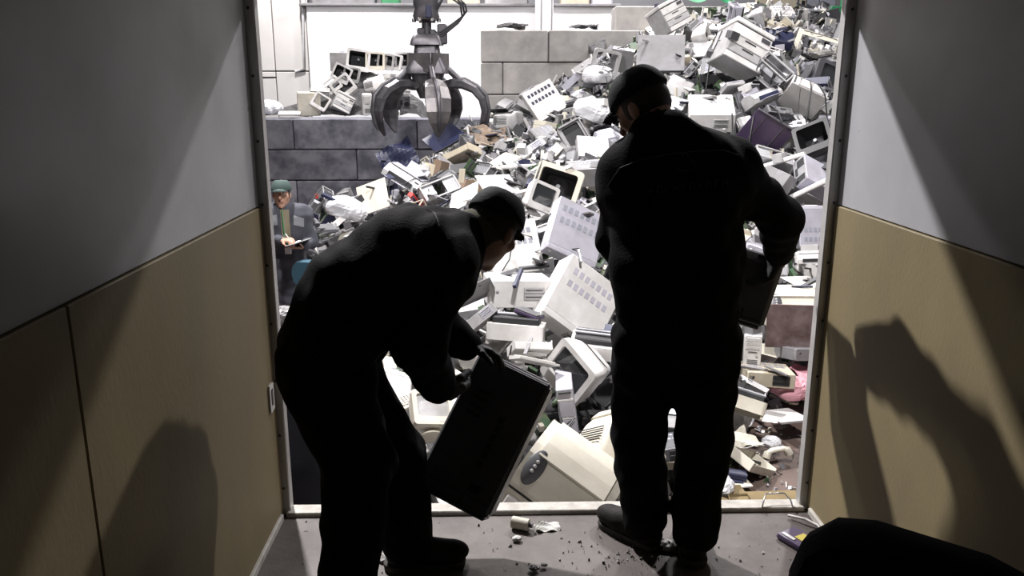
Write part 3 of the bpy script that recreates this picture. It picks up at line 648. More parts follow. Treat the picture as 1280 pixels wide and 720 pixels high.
# ================================================================== machines that can be singled out in the photograph
# kind, picture x, y, distance (None: on the heap), colour, tilt (x, y, z), size, label, special roles
HERO = [
 ('laser_printer', 708, 604, 3.78, 'cream', (2, 30, -22), 1.15, 'large cream laser printer with dark oval control panel right behind the sill', None),
 ('crt_monitor', 762, 566, 4.15, 'cream', (-20, 28, 118), .95, 'cream monitor turned away, between the big laser printer and the standing legs', None),
 ('server_module', 709, 508, 4.75, 'lavender', (12, 82, 8), .86, 'pale blue drive module with a black strip, upright behind the laser printer', {'dark grey': 'black'}),
 ('power_supply', 707, 548, 4.25, 'cream', (20, -35, 150), .9, 'small cream power supply with sockets above the laser printer', None),
 ('printer_shell', 744, 428, 5.25, 'white', (6, 4, -12), .78, 'white open printer shell beside the thigh of the standing man', None),
 ('crt_monitor', 727, 462, 4.95, 'white', (-8, 34, -48), .82, 'white monitor on its side with grey screen facing the carried case', None),
 ('big_desktop_case', 722, 378, 5.75, 'white', (58, 38, 6), 1.08, 'large white computer case tipped on a corner, vent slots showing', {'print': 'lavender'}),
 ('big_desktop_case', 646, 362, 5.95, 'white', (-6, 2, 6), 1.02, 'broad white desktop case with round button below the bending man\'s chin', None),
 ('printer_shell', 646, 408, 5.35, 'white', (-10, 3, -8), .92, 'white printer shell with a dark flap just under the broad desktop case', None),
 ('flatbed_scanner', 662, 391, 5.35, 'purple', (12, 10, 60), .42, 'small dark purple scanner lid lying on the white printer shell', None),
 ('output_tray', 662, 436, 5.05, 'white', (-35, 6, 14), .72, 'white paper tray with black innards above the carried case', {'dark grey': 'black'}),
 ('keyboard', 668, 452, 4.8, 'white', (-20, 20, 30), .7, 'white keyboard half buried next to the gloved hand', None),
 ('desktop_computer', 600, 400, 5.4, 'pale grey', (-30, -34, 20), .6, 'pale grey desktop computer leaning behind the bending man\'s forearm', None),
 ('case_cover', 590, 366, 5.7, 'pale grey', (-40, -20, 15), .7, 'grey case cover leaning close under the bending man\'s chest', None),
 ('big_desktop_case', 640, 312, 6.75, 'white', (58, -3, 14), .98, 'white case with two rows of vents behind the bending man\'s face', None),
 ('open_computer_chassis', 690, 300, 6.75, 'white', (-30, 42, 30), .75, 'open white chassis with dark inside beside the two vent rows', None),
 ('desktop_computer', 718, 292, 6.7, 'lavender', (58, 26, 10), 1.12, 'stained lavender computer case standing tilted with a vent row', None),
 ('case_cover', 757, 262, 7.3, 'white', (-30, -40, 10), 1.0, 'white case cover slanting beside the standing man\'s sleeve', None),
 ('monitor_housing', 697, 236, 8.3, 'cream', (-12, 16, -14), 1.15, 'cream hollow monitor housing with dark inside above the stained case', None),
 ('crt_monitor', 672, 247, 8.0, 'white', (-10, 24, 20), .72, 'small white monitor with dark screen by the bending man\'s cap', None),
 ('flat_panel', 622, 230, 8.6, 'pale grey', (24, 0, 20), .95, 'wide pale grey panel lying flat above the bending man\'s cap', None),
 ('flat_panel', 580, 246, 8.3, 'white', (34, -26, -20), .8, 'white sheet panel sloping down to the bending man\'s collar', None),
 ('big_desktop_case', 738, 216, 8.9, 'grey', (6, -3, 8), 1.0, 'large slate grey case just beside the standing man\'s shoulder', {'main': 'grey'}),
 ('desktop_computer', 680, 127, 13.2, 'white', (62, -28, 14), 1.25, 'white case with two dark squares high below the tall block wall', {'print': 'navy'}),
 ('crt_monitor', 632, 154, 13.3, 'pale grey', (12, 3, 160), 1.1, 'pale grey monitor seen from behind under the tall block wall', None),
 ('server_module', 741, 187, 10.6, 'pale grey', (40, 4, 4), .95, 'pale grey slotted module left of the standing man\'s collar', None),
 ('plastic_bag', 742, 141, 11.7, 'white', (10, 20, 30), 1.3, 'bulging white plastic bag beside the brim of the standing man', None),
 ('plastic_bag', 746, 95, 13.4, 'white', (0, 0, 80), 1.1, 'white plastic bag wedged under a pale monitor frame near the tall wall', None),
 ('monitor_surround', 757, 79, 13.6, 'pale grey', (8, 10, 12), 1.1, 'pale monitor frame standing upright just above the standing man\'s cap', None),
 ('copier', 925, 62, 11.7, 'white', (-14, 26, 8), 1.0, 'big white copier with drawers tipped sideways high on the heap', None),
 ('big_desktop_case', 888, 141, 10.7, 'white', (24, 0, -10), 1.25, 'bright white case right above the standing man\'s right shoulder', None),
 ('flat_panel', 957, 166, 9.9, 'purple', (-52, 30, -8), 1.25, 'dark purple panel leaning next to the bright white case', None),
 ('case_cover', 1027, 46, 12.6, 'cream', (12, 16, -12), 1.5, 'cream slab roofing a dark hollow at the heap top by the frame', None),
 ('wide_open_chassis', 968, 92, 11.2, 'pale grey', (-30, 40, -30), 1.2, 'pale open chassis frame below the big copier', None),
 ('server_module', 1004, 122, 11.0, 'white', (-40, 24, -10), 1.2, 'white ribbed server module high beside the right door frame', None),
 ('monitor_housing', 1020, 178, 9.6, 'black', (-30, -24, -28), 1.0, 'black curved monitor housing beside the right door frame', None),
 ('flatbed_scanner', 912, 112, 11.3, 'pale grey', (-30, -8, 14), .9, 'pale grey scanner with ridged grey window above the bright white case', {'screen': 'print'}),
 ('inkjet_printer', 952, 122, 10.9, 'pale grey', (-24, -16, 20), 1.0, 'pale inkjet printer with dark blue band above the purple panel', {'dark': 'navy'}),
 ('plastic_bar', 971, 203, 8.9, 'white', (-20, 0, 50), 1.35, 'long white plastic bar pointing down at the standing man\'s elbow', None),
 ('plastic_bar', 1008, 238, 8.4, 'white', (-30, 0, 48), 1.55, 'long white bar with pale lettering strip near the right door frame', None),
 ('desktop_computer', 1022, 285, 7.9, 'lavender', (-70, 0, 178), .95, 'lavender computer case showing its socket plate by the right frame', None),
 ('inkjet_printer', 1014, 322, 7.5, 'white', (-8, -4, -12), .62, 'small white printer beneath the socket plate by the right frame', None),
 ('laser_printer', 990, 384, 6.75, 'cream', (-2, -2, -10), 1.06, 'large cream printer with vented top above the smoky brown window', None),
 ('flat_panel', 1006, 353, 7.2, 'white', (8, 4, 20), .8, 'white flat panel lying on top of the large vented printer', None),
 ('flat_panel', 987, 408, 6.48, 'brown', (84, 0, -8), .92, 'smoky brown plastic window on the front of the vented printer', {'main': 'smoked', 'alt': 'smoked'}),
 ('desktop_computer', 1002, 441, 6.45, 'grey', (-12, 4, 10), .78, 'grey slotted case under the smoky brown window', None),
 ('computer_tower', 940, 434, 6.35, 'white', (0, 0, -16), .72, 'dusty white computer tower with dark rim under the carried grey case', None),
 ('desktop_computer', 958, 468, 6.1, 'beige', (-6, 2, -8), .88, 'beige desktop case with a black front above the pink cloth', {'alt': 'black'}),
 ('crumpled_cloth', 992, 486, 6.05, 'pink', (0, 4, 20), .72, 'crumpled pink cloth bundle beside the right door frame', None),
 ('bent_sheet', 1012, 466, 6.3, 'pink', (10, 8, 30), .8, 'pink stained sheet wedged above the pink cloth bundle', None),
 ('flat_panel', 981, 519, 5.75, 'white', (-2, 3, 18), .66, 'white lid lying on the floor below the pink cloth', None),
 ('printer_shell', 929, 500, 5.55, 'cream', (-24, 12, -22), .80, 'cream printer shell with a dark slot beside the standing man\'s leg', None),
 ('bent_sheet', 920, 548, 5.3, 'cream', (6, 4, 20), .72, 'crumpled cream sheet on the floor below the cream printer shell', None),
 ('output_tray', 940, 577, 5.1, 'cream', (14, 26, 36), .82, 'cream tray with black ribs tilted on the brown floor', {'dark grey': 'black'}),
 ('loose_handset', 972, 570, 5.25, 'cream', (0, 0, 20), 1.0, 'cream telephone handset lying on the bare brown floor', None),
 ('plastic_bag', 964, 553, 5.4, 'pale grey', (0, 0, 0), .30, 'clear crumpled plastic wrapper next to the telephone handset', None),
 ('toner_cartridge', 904, 592, 4.95, 'navy', (0, 8, -8), 1.0, 'navy blue cartridge box beside the standing man\'s shin', None),
 ('flat_panel', 922, 602, 4.9, 'cream', (2, 0, 10), .36, 'small cream plate on the floor next to the navy cartridge', None),
 ('inkjet_printer', 836, 525, 4.75, 'pale grey', (-6, 4, -8), .9, 'pale grey printer seen between the standing man\'s legs', None),
 ('desktop_computer', 826, 560, 4.45, 'dark grey', (-6, -6, 8), .62, 'dark grey video deck low between the standing man\'s legs', None),
 ('keyboard', 513, 500, 4.9, 'cream', (8, -10, 30), .8, 'cream keyboard glimpsed between the bending man\'s arm and leg', None),
 ('crt_monitor', 535, 520, 4.7, 'cream', (-50, 10, 20), .62, 'small cream monitor lying face up behind the bending man\'s knee', {'screen': 'pale grey'}),
 ('circuit_board', 552, 478, 4.9, 'green', (-40, 20, 10), .6, 'silvery circuit board glimpsed above the bending man\'s wrist', {'board': 'pale grey', 'black': 'grey'}),
 ('flat_panel', 466, 246, 10.2, 'cream', (64, -20, -14), 1.0, 'torn cream panel standing above the bending man\'s back', None),
 ('inkjet_printer', 508, 224, 10.8, 'pale grey', (-16, 28, -22), 1.25, 'dusty grey printer beneath the grapple by the low block wall', None),
 ('bent_sheet', 497, 197, 11.9, 'navy', (60, -24, 10), 1.3, 'navy blue bent sheet at the foot of the grapple\'s side claw', None),
 ('flat_panel', 555, 172, 12.4, 'navy', (20, -26, 20), 1.3, 'dark navy panel right under the middle claw', None),
 ('bent_sheet', 612, 170, 12.6, 'brown', (30, 10, 20), 1.5, 'brownish crumpled sheet beside the far claw tip', None),
 ('output_tray', 578, 193, 12.0, 'beige', (-20, -24, -30), 1.3, 'beige paper tray beneath the navy panel and the claws', None),
 ('desktop_computer', 665, 195, 11.3, 'pale grey', (-40, -30, 20), 1.0, 'pale grey computer case tilting above the hollow cream housing', None),
 ('plastic_bar', 655, 208, 10.2, 'white', (0, 0, -70), 1.3, 'white plastic bar lying level above the hollow cream housing', None),
 ('flat_panel', 826, 66, 12.6, 'grey', (52, 0, -12), 1.7, 'large grey board leaning behind the standing man\'s cap', None),
 ('copier', 835, 22, 14.0, 'white', (-20, -24, 30), .8, 'white copier perched at the top edge of the heap', None),
 ('desk_telephone', 404, 286, 9.0, 'dark grey', (-10, 0, 20), 1.4, 'dark desk telephone on the heap beside the clipboard', None),
 ('open_computer_chassis', 402, 256, 10.0, 'grey', (-60, 30, 30), .8, 'small grey open chassis behind the clipboard man\'s shoulder', None),
 ('toner_cartridge', 407, 246, 10.4, 'red', (0, 10, 40), .9, 'red cartridge lying by the low wall behind the clipboard man', None),
 ('toner_cartridge', 519, 250, 9.4, 'red', (20, 40, 60), .8, 'red cartridge peeking over the bending man\'s back', None),
 ('plastic_bag', 432, 262, 9.8, 'pale grey', (0, 20, 40), 1.1, 'grey plastic bag slumped behind the bending man\'s hip', None),
]
HERO_OBJS = []
for kn, px, py, yy, colr, rot, scl, lab, roles in HERO:
    loc = on_heap(px, py) if yy is None else at_y(px, py, yy)
    M = Matrix.Translation(loc) @ Euler([R(a) for a in rot]).to_matrix().to_4x4()
    HERO_OBJS.append(place(kn, M, colr, lab, None, scl, None, roles))
# ================================================================== the rest of the heap: machines settled on one another
FILL_KINDS = ['bent_sheet', 'big_desktop_case', 'case_cover', 'circuit_board', 'computer_tower', 'crt_monitor', 'desk_telephone', 'desktop_computer', 'disc_drive', 'flat_panel', 'flatbed_scanner', 'inkjet_printer', 'keyboard', 'laser_printer', 'loose_handset', 'monitor_housing', 'monitor_surround', 'open_computer_chassis', 'output_tray', 'picture_tube', 'plastic_bag', 'plastic_bar', 'power_supply', 'printer_shell', 'server_module', 'speaker_box', 'toner_cartridge', 'wide_open_chassis']
FILL_COLOURS = ['beige', 'black', 'brown', 'cream', 'dark grey', 'grey', 'lavender', 'navy', 'pale grey', 'white']
FILL = (
'4,9,-1013,5523,-456,-57,47,134,82;4,9,1396,5723,-373,-42,-151,-75,86;5,9,-280,5533,-164,9,-18,61,77;1,3,-976,5061,-571,177,31,-24,63;5,3,1534,6572,-14,62,75,54,84;'
'5,8,-858,7112,-101,12,63,-24,95;17,8,-1277,5419,-713,-115,60,48,84;17,8,-497,4687,-565,58,8,150,67;17,9,-708,7596,104,100,-63,-103,106;17,4,1595,8344,691,111,-62,-91,104;'
'4,9,-429,4375,-661,158,82,-5,67;11,1,1178,5268,-463,-178,-11,29,86;2,9,1956,7003,-156,-143,35,7,100;17,9,-1489,6679,-451,147,56,12,89;5,9,2623,8029,367,-54,35,-41,76;'
'7,3,1708,7212,203,-21,-36,174,88;9,8,953,5720,-393,-36,-15,-155,87;1,5,2417,8549,528,-57,58,66,80;24,5,2793,8661,675,59,9,-76,101;5,0,1282,6752,129,-84,0,-127,68;'
'15,3,1938,7619,258,70,163,20,85;17,8,-1370,7420,-234,15,65,18,94;23,1,1153,8128,503,-108,11,-29,107;15,8,1813,10739,1212,3,145,39,105;18,0,1284,6351,-228,38,28,0,87;'
'15,0,911,4801,-741,11,171,-16,56;17,4,1470,7673,445,36,-51,41,97;4,8,3222,8593,792,145,-41,-54,88;2,6,1284,7017,246,28,-177,59,106;7,8,-438,5252,-470,21,17,-69,58;'
'7,4,-931,6561,-384,29,-14,-37,65;17,3,-510,5988,-262,4,-115,49,65;10,9,-783,4947,-702,174,-21,2,78;17,8,-1394,6221,-697,-81,-127,30,77;13,9,-1072,5021,-730,10,18,-77,50;'
'19,6,1785,6435,-363,-105,-68,62,82;1,6,-1422,8330,-56,-155,-19,-19,68;17,8,2925,9222,820,-18,29,-101,107;7,8,816,7219,244,4,-10,66,104;4,5,-1172,9118,138,-148,61,26,98;'
'7,0,2068,8282,367,-9,-25,154,107;9,9,-1088,5004,-826,0,20,-107,79;20,9,-931,6744,-236,-3,18,96,73;0,3,810,6018,-208,-164,28,-31,82;27,7,-728,8985,358,33,19,-92,100;'
'15,8,1332,9148,706,-75,-9,-4,93;23,5,881,11010,1068,-52,-126,-34,100;7,6,2465,7909,134,3,19,-5,97;1,9,-1338,6695,-567,35,-5,-78,74;17,8,2121,10879,1447,-24,-52,-104,89;'
'18,1,1127,6556,-48,-30,-2,-145,74;15,8,1921,8760,616,-35,-17,111,100;11,8,1556,10566,1001,-90,-11,116,79;17,8,-861,9591,469,-26,-46,132,108;'
'27,5,-699,4529,-776,-142,-14,-7,54;15,8,2544,9444,879,-78,30,-16,74;10,9,2363,7667,-11,-24,-18,-174,94;5,4,4399,11636,1862,29,115,37,95;17,0,-1143,9076,342,-136,61,26,72;'
'11,9,1138,7555,280,9,23,-57,66;7,4,1744,9603,857,-12,36,161,97;19,8,2534,12153,1703,-19,24,-31,99;7,4,3115,12377,1982,3,-33,72,106;4,0,2159,9089,718,-122,126,13,86;'
'7,5,-2237,10262,-155,-20,12,124,90;10,9,2106,7661,98,-15,169,37,87;5,9,1796,11255,1315,-17,-57,-29,91;15,5,2478,9909,1099,90,166,-12,74;20,9,1596,5722,-717,-163,-53,37,69;'
'13,0,-1147,6891,-415,-30,-2,116,46;5,8,3120,8729,490,-64,-12,92,87;17,4,-3464,13515,-606,-129,-9,-46,97;13,9,2990,7862,-23,10,30,-47,81;7,7,4362,13427,2494,12,-25,70,102;'
'20,9,2493,7446,49,-80,-10,-110,62;20,9,-967,8004,-24,28,14,-75,98;1,6,-1085,7478,-81,20,27,33,68;20,9,290,6906,150,-112,22,17,60;7,8,3085,13527,2283,-33,2,146,102;'
'23,3,-296,7498,164,-21,26,-174,80;0,4,2185,9930,954,-16,178,5,99;7,5,528,11935,1063,12,26,-62,79;22,9,805,4623,-809,-3,5,17,85;0,9,93,5718,-223,18,-34,56,74;'
'24,9,1786,8472,548,-47,130,-17,67;2,8,1746,5928,-644,-94,-71,-29,77;27,8,-400,10299,620,130,-1,125,93;18,3,-926,4857,-796,-9,-13,15,52;9,3,-569,5685,-410,-3,26,-151,61;'
'13,8,-95,9138,546,18,-28,-35,79;7,4,3183,9955,1344,136,7,17,87;4,3,-72,10844,718,-75,63,53,79;7,9,4922,14904,3006,30,0,2,92;15,9,3217,13838,2535,-14,-35,69,86;'
'22,4,-209,8636,385,-15,8,-127,105;2,8,-430,6711,-57,-10,-22,94,63;13,6,1331,10942,1050,25,-10,21,72;17,4,3245,11188,1523,-164,-13,-74,93;27,7,2553,9040,665,88,30,-67,78;'
'7,4,2331,9478,808,29,-13,72,77;11,3,-1475,8176,-252,-179,-19,-23,69;13,5,-1273,9614,217,0,-25,22,87;16,3,1010,5038,-768,117,-12,61,85;5,7,-1746,12268,220,-148,-22,18,79;'
'18,9,1077,4617,-863,0,180,-34,78;11,2,-968,11101,588,-134,106,22,83;12,2,-1949,9187,-208,-43,-14,-11,85;11,5,216,9179,702,-148,-8,105,102;'
'1,7,4128,10975,1715,5,-45,-133,67;12,2,-1655,9422,-69,-23,-33,58,107;5,8,4210,14204,2841,30,-116,42,79;22,9,870,6422,-66,-63,-117,84,76;'
'17,8,5510,15040,3020,-10,-105,106,80;7,3,1132,5154,-673,17,-24,147,55;7,8,236,8431,378,6,-13,9,73;23,6,3904,14277,2895,-95,-70,-82,102;23,5,3114,14163,2642,-53,44,81,82;'
'5,4,-3313,13012,-322,47,-138,39,57;19,3,2873,8164,81,85,-138,19,66;24,0,4628,14180,2734,-19,-23,157,84;1,8,3421,9873,1184,58,6,163,64;2,6,1166,15137,1752,141,11,107,105;'
'25,6,1469,8029,371,9,-112,78,101;4,9,1615,7374,180,-102,-49,-40,75;3,3,744,6909,174,20,-46,45,93;11,8,4361,11360,1480,-6,-26,43,102;7,4,-1446,8707,-105,153,-12,99,98;'
'23,8,1060,13147,1449,25,-10,-45,96;13,4,-786,10108,526,-75,9,-108,89;4,4,1705,11558,1465,-50,-51,-35,73;0,8,-788,9273,371,-52,16,2,96;'
'22,6,-1558,10177,116,-124,-110,30,107;11,5,-316,8923,338,14,20,-95,59;5,5,1799,15805,2418,-108,-25,-1,79;24,4,1597,11770,1505,-121,-17,44,72;'
'12,9,-259,4343,-740,-12,27,-145,77;18,5,-1013,8563,58,-12,14,142,105;2,3,2170,7851,254,-168,-29,32,61;4,9,1482,15461,2058,60,-52,-151,88;'
'24,5,2100,13293,1858,-39,168,-17,69;17,6,2236,11148,1386,101,66,81,89;12,5,4993,13148,2257,24,-9,31,100;12,8,1242,5230,-800,-4,30,-96,78;2,9,-1283,5767,-722,27,19,-102,69;'
'1,9,4512,15428,3127,-19,6,-173,73;19,4,-583,12132,906,-6,86,-162,82;27,5,1409,14289,1768,-9,-14,-164,67;13,3,580,12355,1132,168,2,-55,68;20,9,5091,13811,2551,8,-20,143,78;'
'12,6,4509,12861,2031,-39,162,52,106;19,9,1278,7698,289,81,-131,53,60;0,4,629,11181,937,6,-51,146,63;9,5,-577,8501,158,-24,-1,115,76;13,5,25,15047,1367,27,13,-54,78;'
'20,8,2656,13020,2044,-81,-50,-82,66;16,5,2794,13394,2199,148,0,-34,87;0,1,1291,11131,1140,-47,-9,22,95;2,8,313,14600,1340,-151,11,102,89;6,6,2148,6308,-867,-17,154,-6,54;'
'17,4,2610,10168,1012,-16,-117,58,75;4,8,2837,12816,2015,3,-38,173,55;24,5,1319,9457,777,44,3,176,85;16,8,1659,13966,1723,85,-26,27,75;4,1,1233,8810,558,-125,78,60,74;'
'24,8,4078,12302,2003,-69,-149,40,94;13,8,3074,10637,1200,102,21,-94,61;11,7,-2758,12317,-151,-85,-32,-21,96;22,4,-452,8690,255,-71,-53,23,72;'
'10,0,2745,13170,2111,-9,51,53,86;17,7,-1982,10782,31,107,60,21,89;19,3,-887,4554,-828,24,164,-62,50;3,4,1017,9345,661,-37,-155,-14,107;2,5,2262,11088,1178,-17,163,34,63;'
'22,0,-1613,7661,-541,25,-15,-55,85;17,9,636,7633,447,-70,44,-36,97;2,5,1906,13715,2153,-23,-116,95,92;25,5,4509,14656,2950,126,29,-2,108;0,9,-1160,7476,-323,24,27,-114,76;'
'2,5,1823,15427,2316,-29,43,149,93;11,4,280,13604,1106,-40,172,-13,68;4,4,-629,10817,628,15,124,107,71;2,5,2735,8787,450,-21,2,-160,80;12,4,-2143,9617,-271,5,23,-143,76;'
'2,5,-2016,10406,5,-160,-3,-83,65;20,9,124,10596,697,7,11,-130,64;7,1,101,11832,839,-10,-11,59,80;0,8,2532,12774,1856,6,14,-168,103;6,3,5085,13652,2398,9,-26,73,92;'
'27,4,5498,13482,2530,88,108,-33,104;17,8,1028,12200,1256,-35,-106,-18,77;7,4,2386,8812,558,-142,-54,-70,74;9,5,4003,15034,2970,13,18,-56,99;18,6,834,6634,-8,-152,-9,48,54;'
'22,4,1914,12679,1608,-78,-110,59,108;23,5,3815,10805,1239,117,38,-62,67;7,5,-2664,13181,-128,-112,68,34,99;18,5,24,9084,444,-32,7,99,63;16,8,4924,13408,2276,65,-15,170,62;'
'18,9,3519,14345,2747,27,11,-34,106;24,6,3772,9637,876,56,32,-77,89;23,8,1958,9439,758,-15,19,-135,86;4,0,3010,9666,812,-19,65,91,83;7,0,2089,10332,948,-19,-3,111,64;'
'24,4,5630,14300,2687,-18,-5,-175,68;21,4,1531,10899,1147,-33,146,55,85;20,9,1147,13455,1521,98,-59,-74,70;22,5,1905,10501,959,23,40,-40,70;'
'9,5,-102,13455,1383,4,-6,-116,97;23,9,2576,9707,866,18,-164,-14,80;23,8,3764,12181,1821,-30,-2,155,78;11,5,275,12080,927,-17,16,167,62;7,4,1284,14640,1704,-9,29,-172,81;'
'22,5,-1913,10547,-33,-74,-119,39,66;8,9,3470,13931,2698,-10,33,-145,103;2,9,-2340,10964,-97,145,15,108,65;10,6,-119,12102,766,-18,147,10,63;'
'13,4,3728,11612,1784,12,14,-64,64;13,5,-701,14004,782,-1,-27,-40,81;17,4,-1366,11581,381,28,2,-117,82;2,8,588,10375,776,13,9,-68,71;25,3,115,11375,818,-2,49,-57,81;'
'9,4,3396,12099,1827,0,20,101,87;10,5,-903,11500,636,-152,36,22,91;5,5,500,14949,1505,-146,46,50,83;17,0,3048,10197,1077,26,-46,67,73;21,9,-1574,11321,138,-23,24,126,101;'
'15,6,-1710,10771,167,12,-18,103,58;14,3,2216,6407,-857,87,18,-3,70;17,3,5028,13101,2135,-95,-64,-77,70;0,4,-1708,9774,-29,-2,25,172,68;5,8,-2401,11979,25,163,1,86,88;'
'2,5,-2516,11200,-269,156,-18,33,74;27,8,2691,8294,327,-67,-41,142,79;2,9,3099,12598,1979,13,28,-93,94;17,3,2717,15205,2702,-124,48,81,66;'
'2,5,-2404,10806,-150,-25,-29,41,86;25,4,5230,14944,2976,62,-73,-77,64;19,3,600,11414,924,-37,-9,71,63;26,4,975,12982,1283,15,-11,-46,104;'
'15,6,1237,13726,1568,-7,177,-57,64;17,4,1767,14942,2098,150,59,20,75;13,8,-3017,13239,-539,-54,166,42,91;4,0,972,13662,1489,-1,-38,-44,54;1,8,5359,13208,2337,75,28,-87,85;'
'17,5,1605,14197,1977,-106,70,64,105;11,8,-1030,15302,704,11,36,-139,105;17,9,4005,12629,2148,-109,11,-132,81;19,1,839,11218,927,1,-160,-72,60;'
'24,4,2200,9911,854,14,13,-57,79;22,6,3555,10284,992,-19,-26,173,83;26,8,2037,10793,1056,27,-39,52,80;23,9,-43,6676,25,145,-22,102,69;2,4,2105,11730,1469,23,0,-26,79;'
'3,7,-163,8523,312,-6,168,-61,104;8,9,-1231,7425,-320,1,-41,17,92;0,9,2965,14467,2670,-165,-28,21,81;21,3,4749,13674,2425,-136,11,14,74;21,9,-303,12023,699,3,-1,-144,102;'
'23,6,1505,8363,474,12,-6,13,82;4,7,378,8652,601,5,16,-100,90;4,8,3633,11658,1585,-31,72,73,93;5,5,3957,13824,2666,43,-166,-7,61;23,8,824,9498,678,-3,11,-152,73;'
'27,4,2519,7202,-216,12,12,-17,101;24,9,2836,14455,2510,18,-29,10,73;27,4,136,13898,1172,20,153,-31,107;18,0,-2613,11199,-365,22,21,-153,72;'
'7,8,2049,13618,1881,-22,157,-20,65;21,8,1563,9699,853,-85,62,60,79;2,1,-728,15069,916,-13,-172,14,97;21,6,1545,13701,1639,-47,7,144,70;18,5,3548,15361,2908,-174,-3,15,61;'
'11,2,-494,9749,550,22,5,107,96;25,5,5422,13805,2503,114,-77,77,90;17,4,3650,13918,2621,59,56,52,94;22,9,4681,13189,2175,42,27,-16,59;7,8,1979,14022,1969,-47,15,121,67;'
'22,4,1785,9239,626,-87,-18,164,91;25,5,4787,15289,3111,112,-12,-4,88;4,9,520,4546,-700,5,51,153,50;'
)
FILL_OBJS = []
for row in FILL.strip(';').split(';'):
    a = [int(t) for t in row.split(',')]
    FILL_OBJS.append(place(FILL_KINDS[a[0]], M4((a[2] / 1000, a[3] / 1000, a[4] / 1000), a[5:8]), FILL_COLOURS[a[1]], None, None, a[8] / 100))
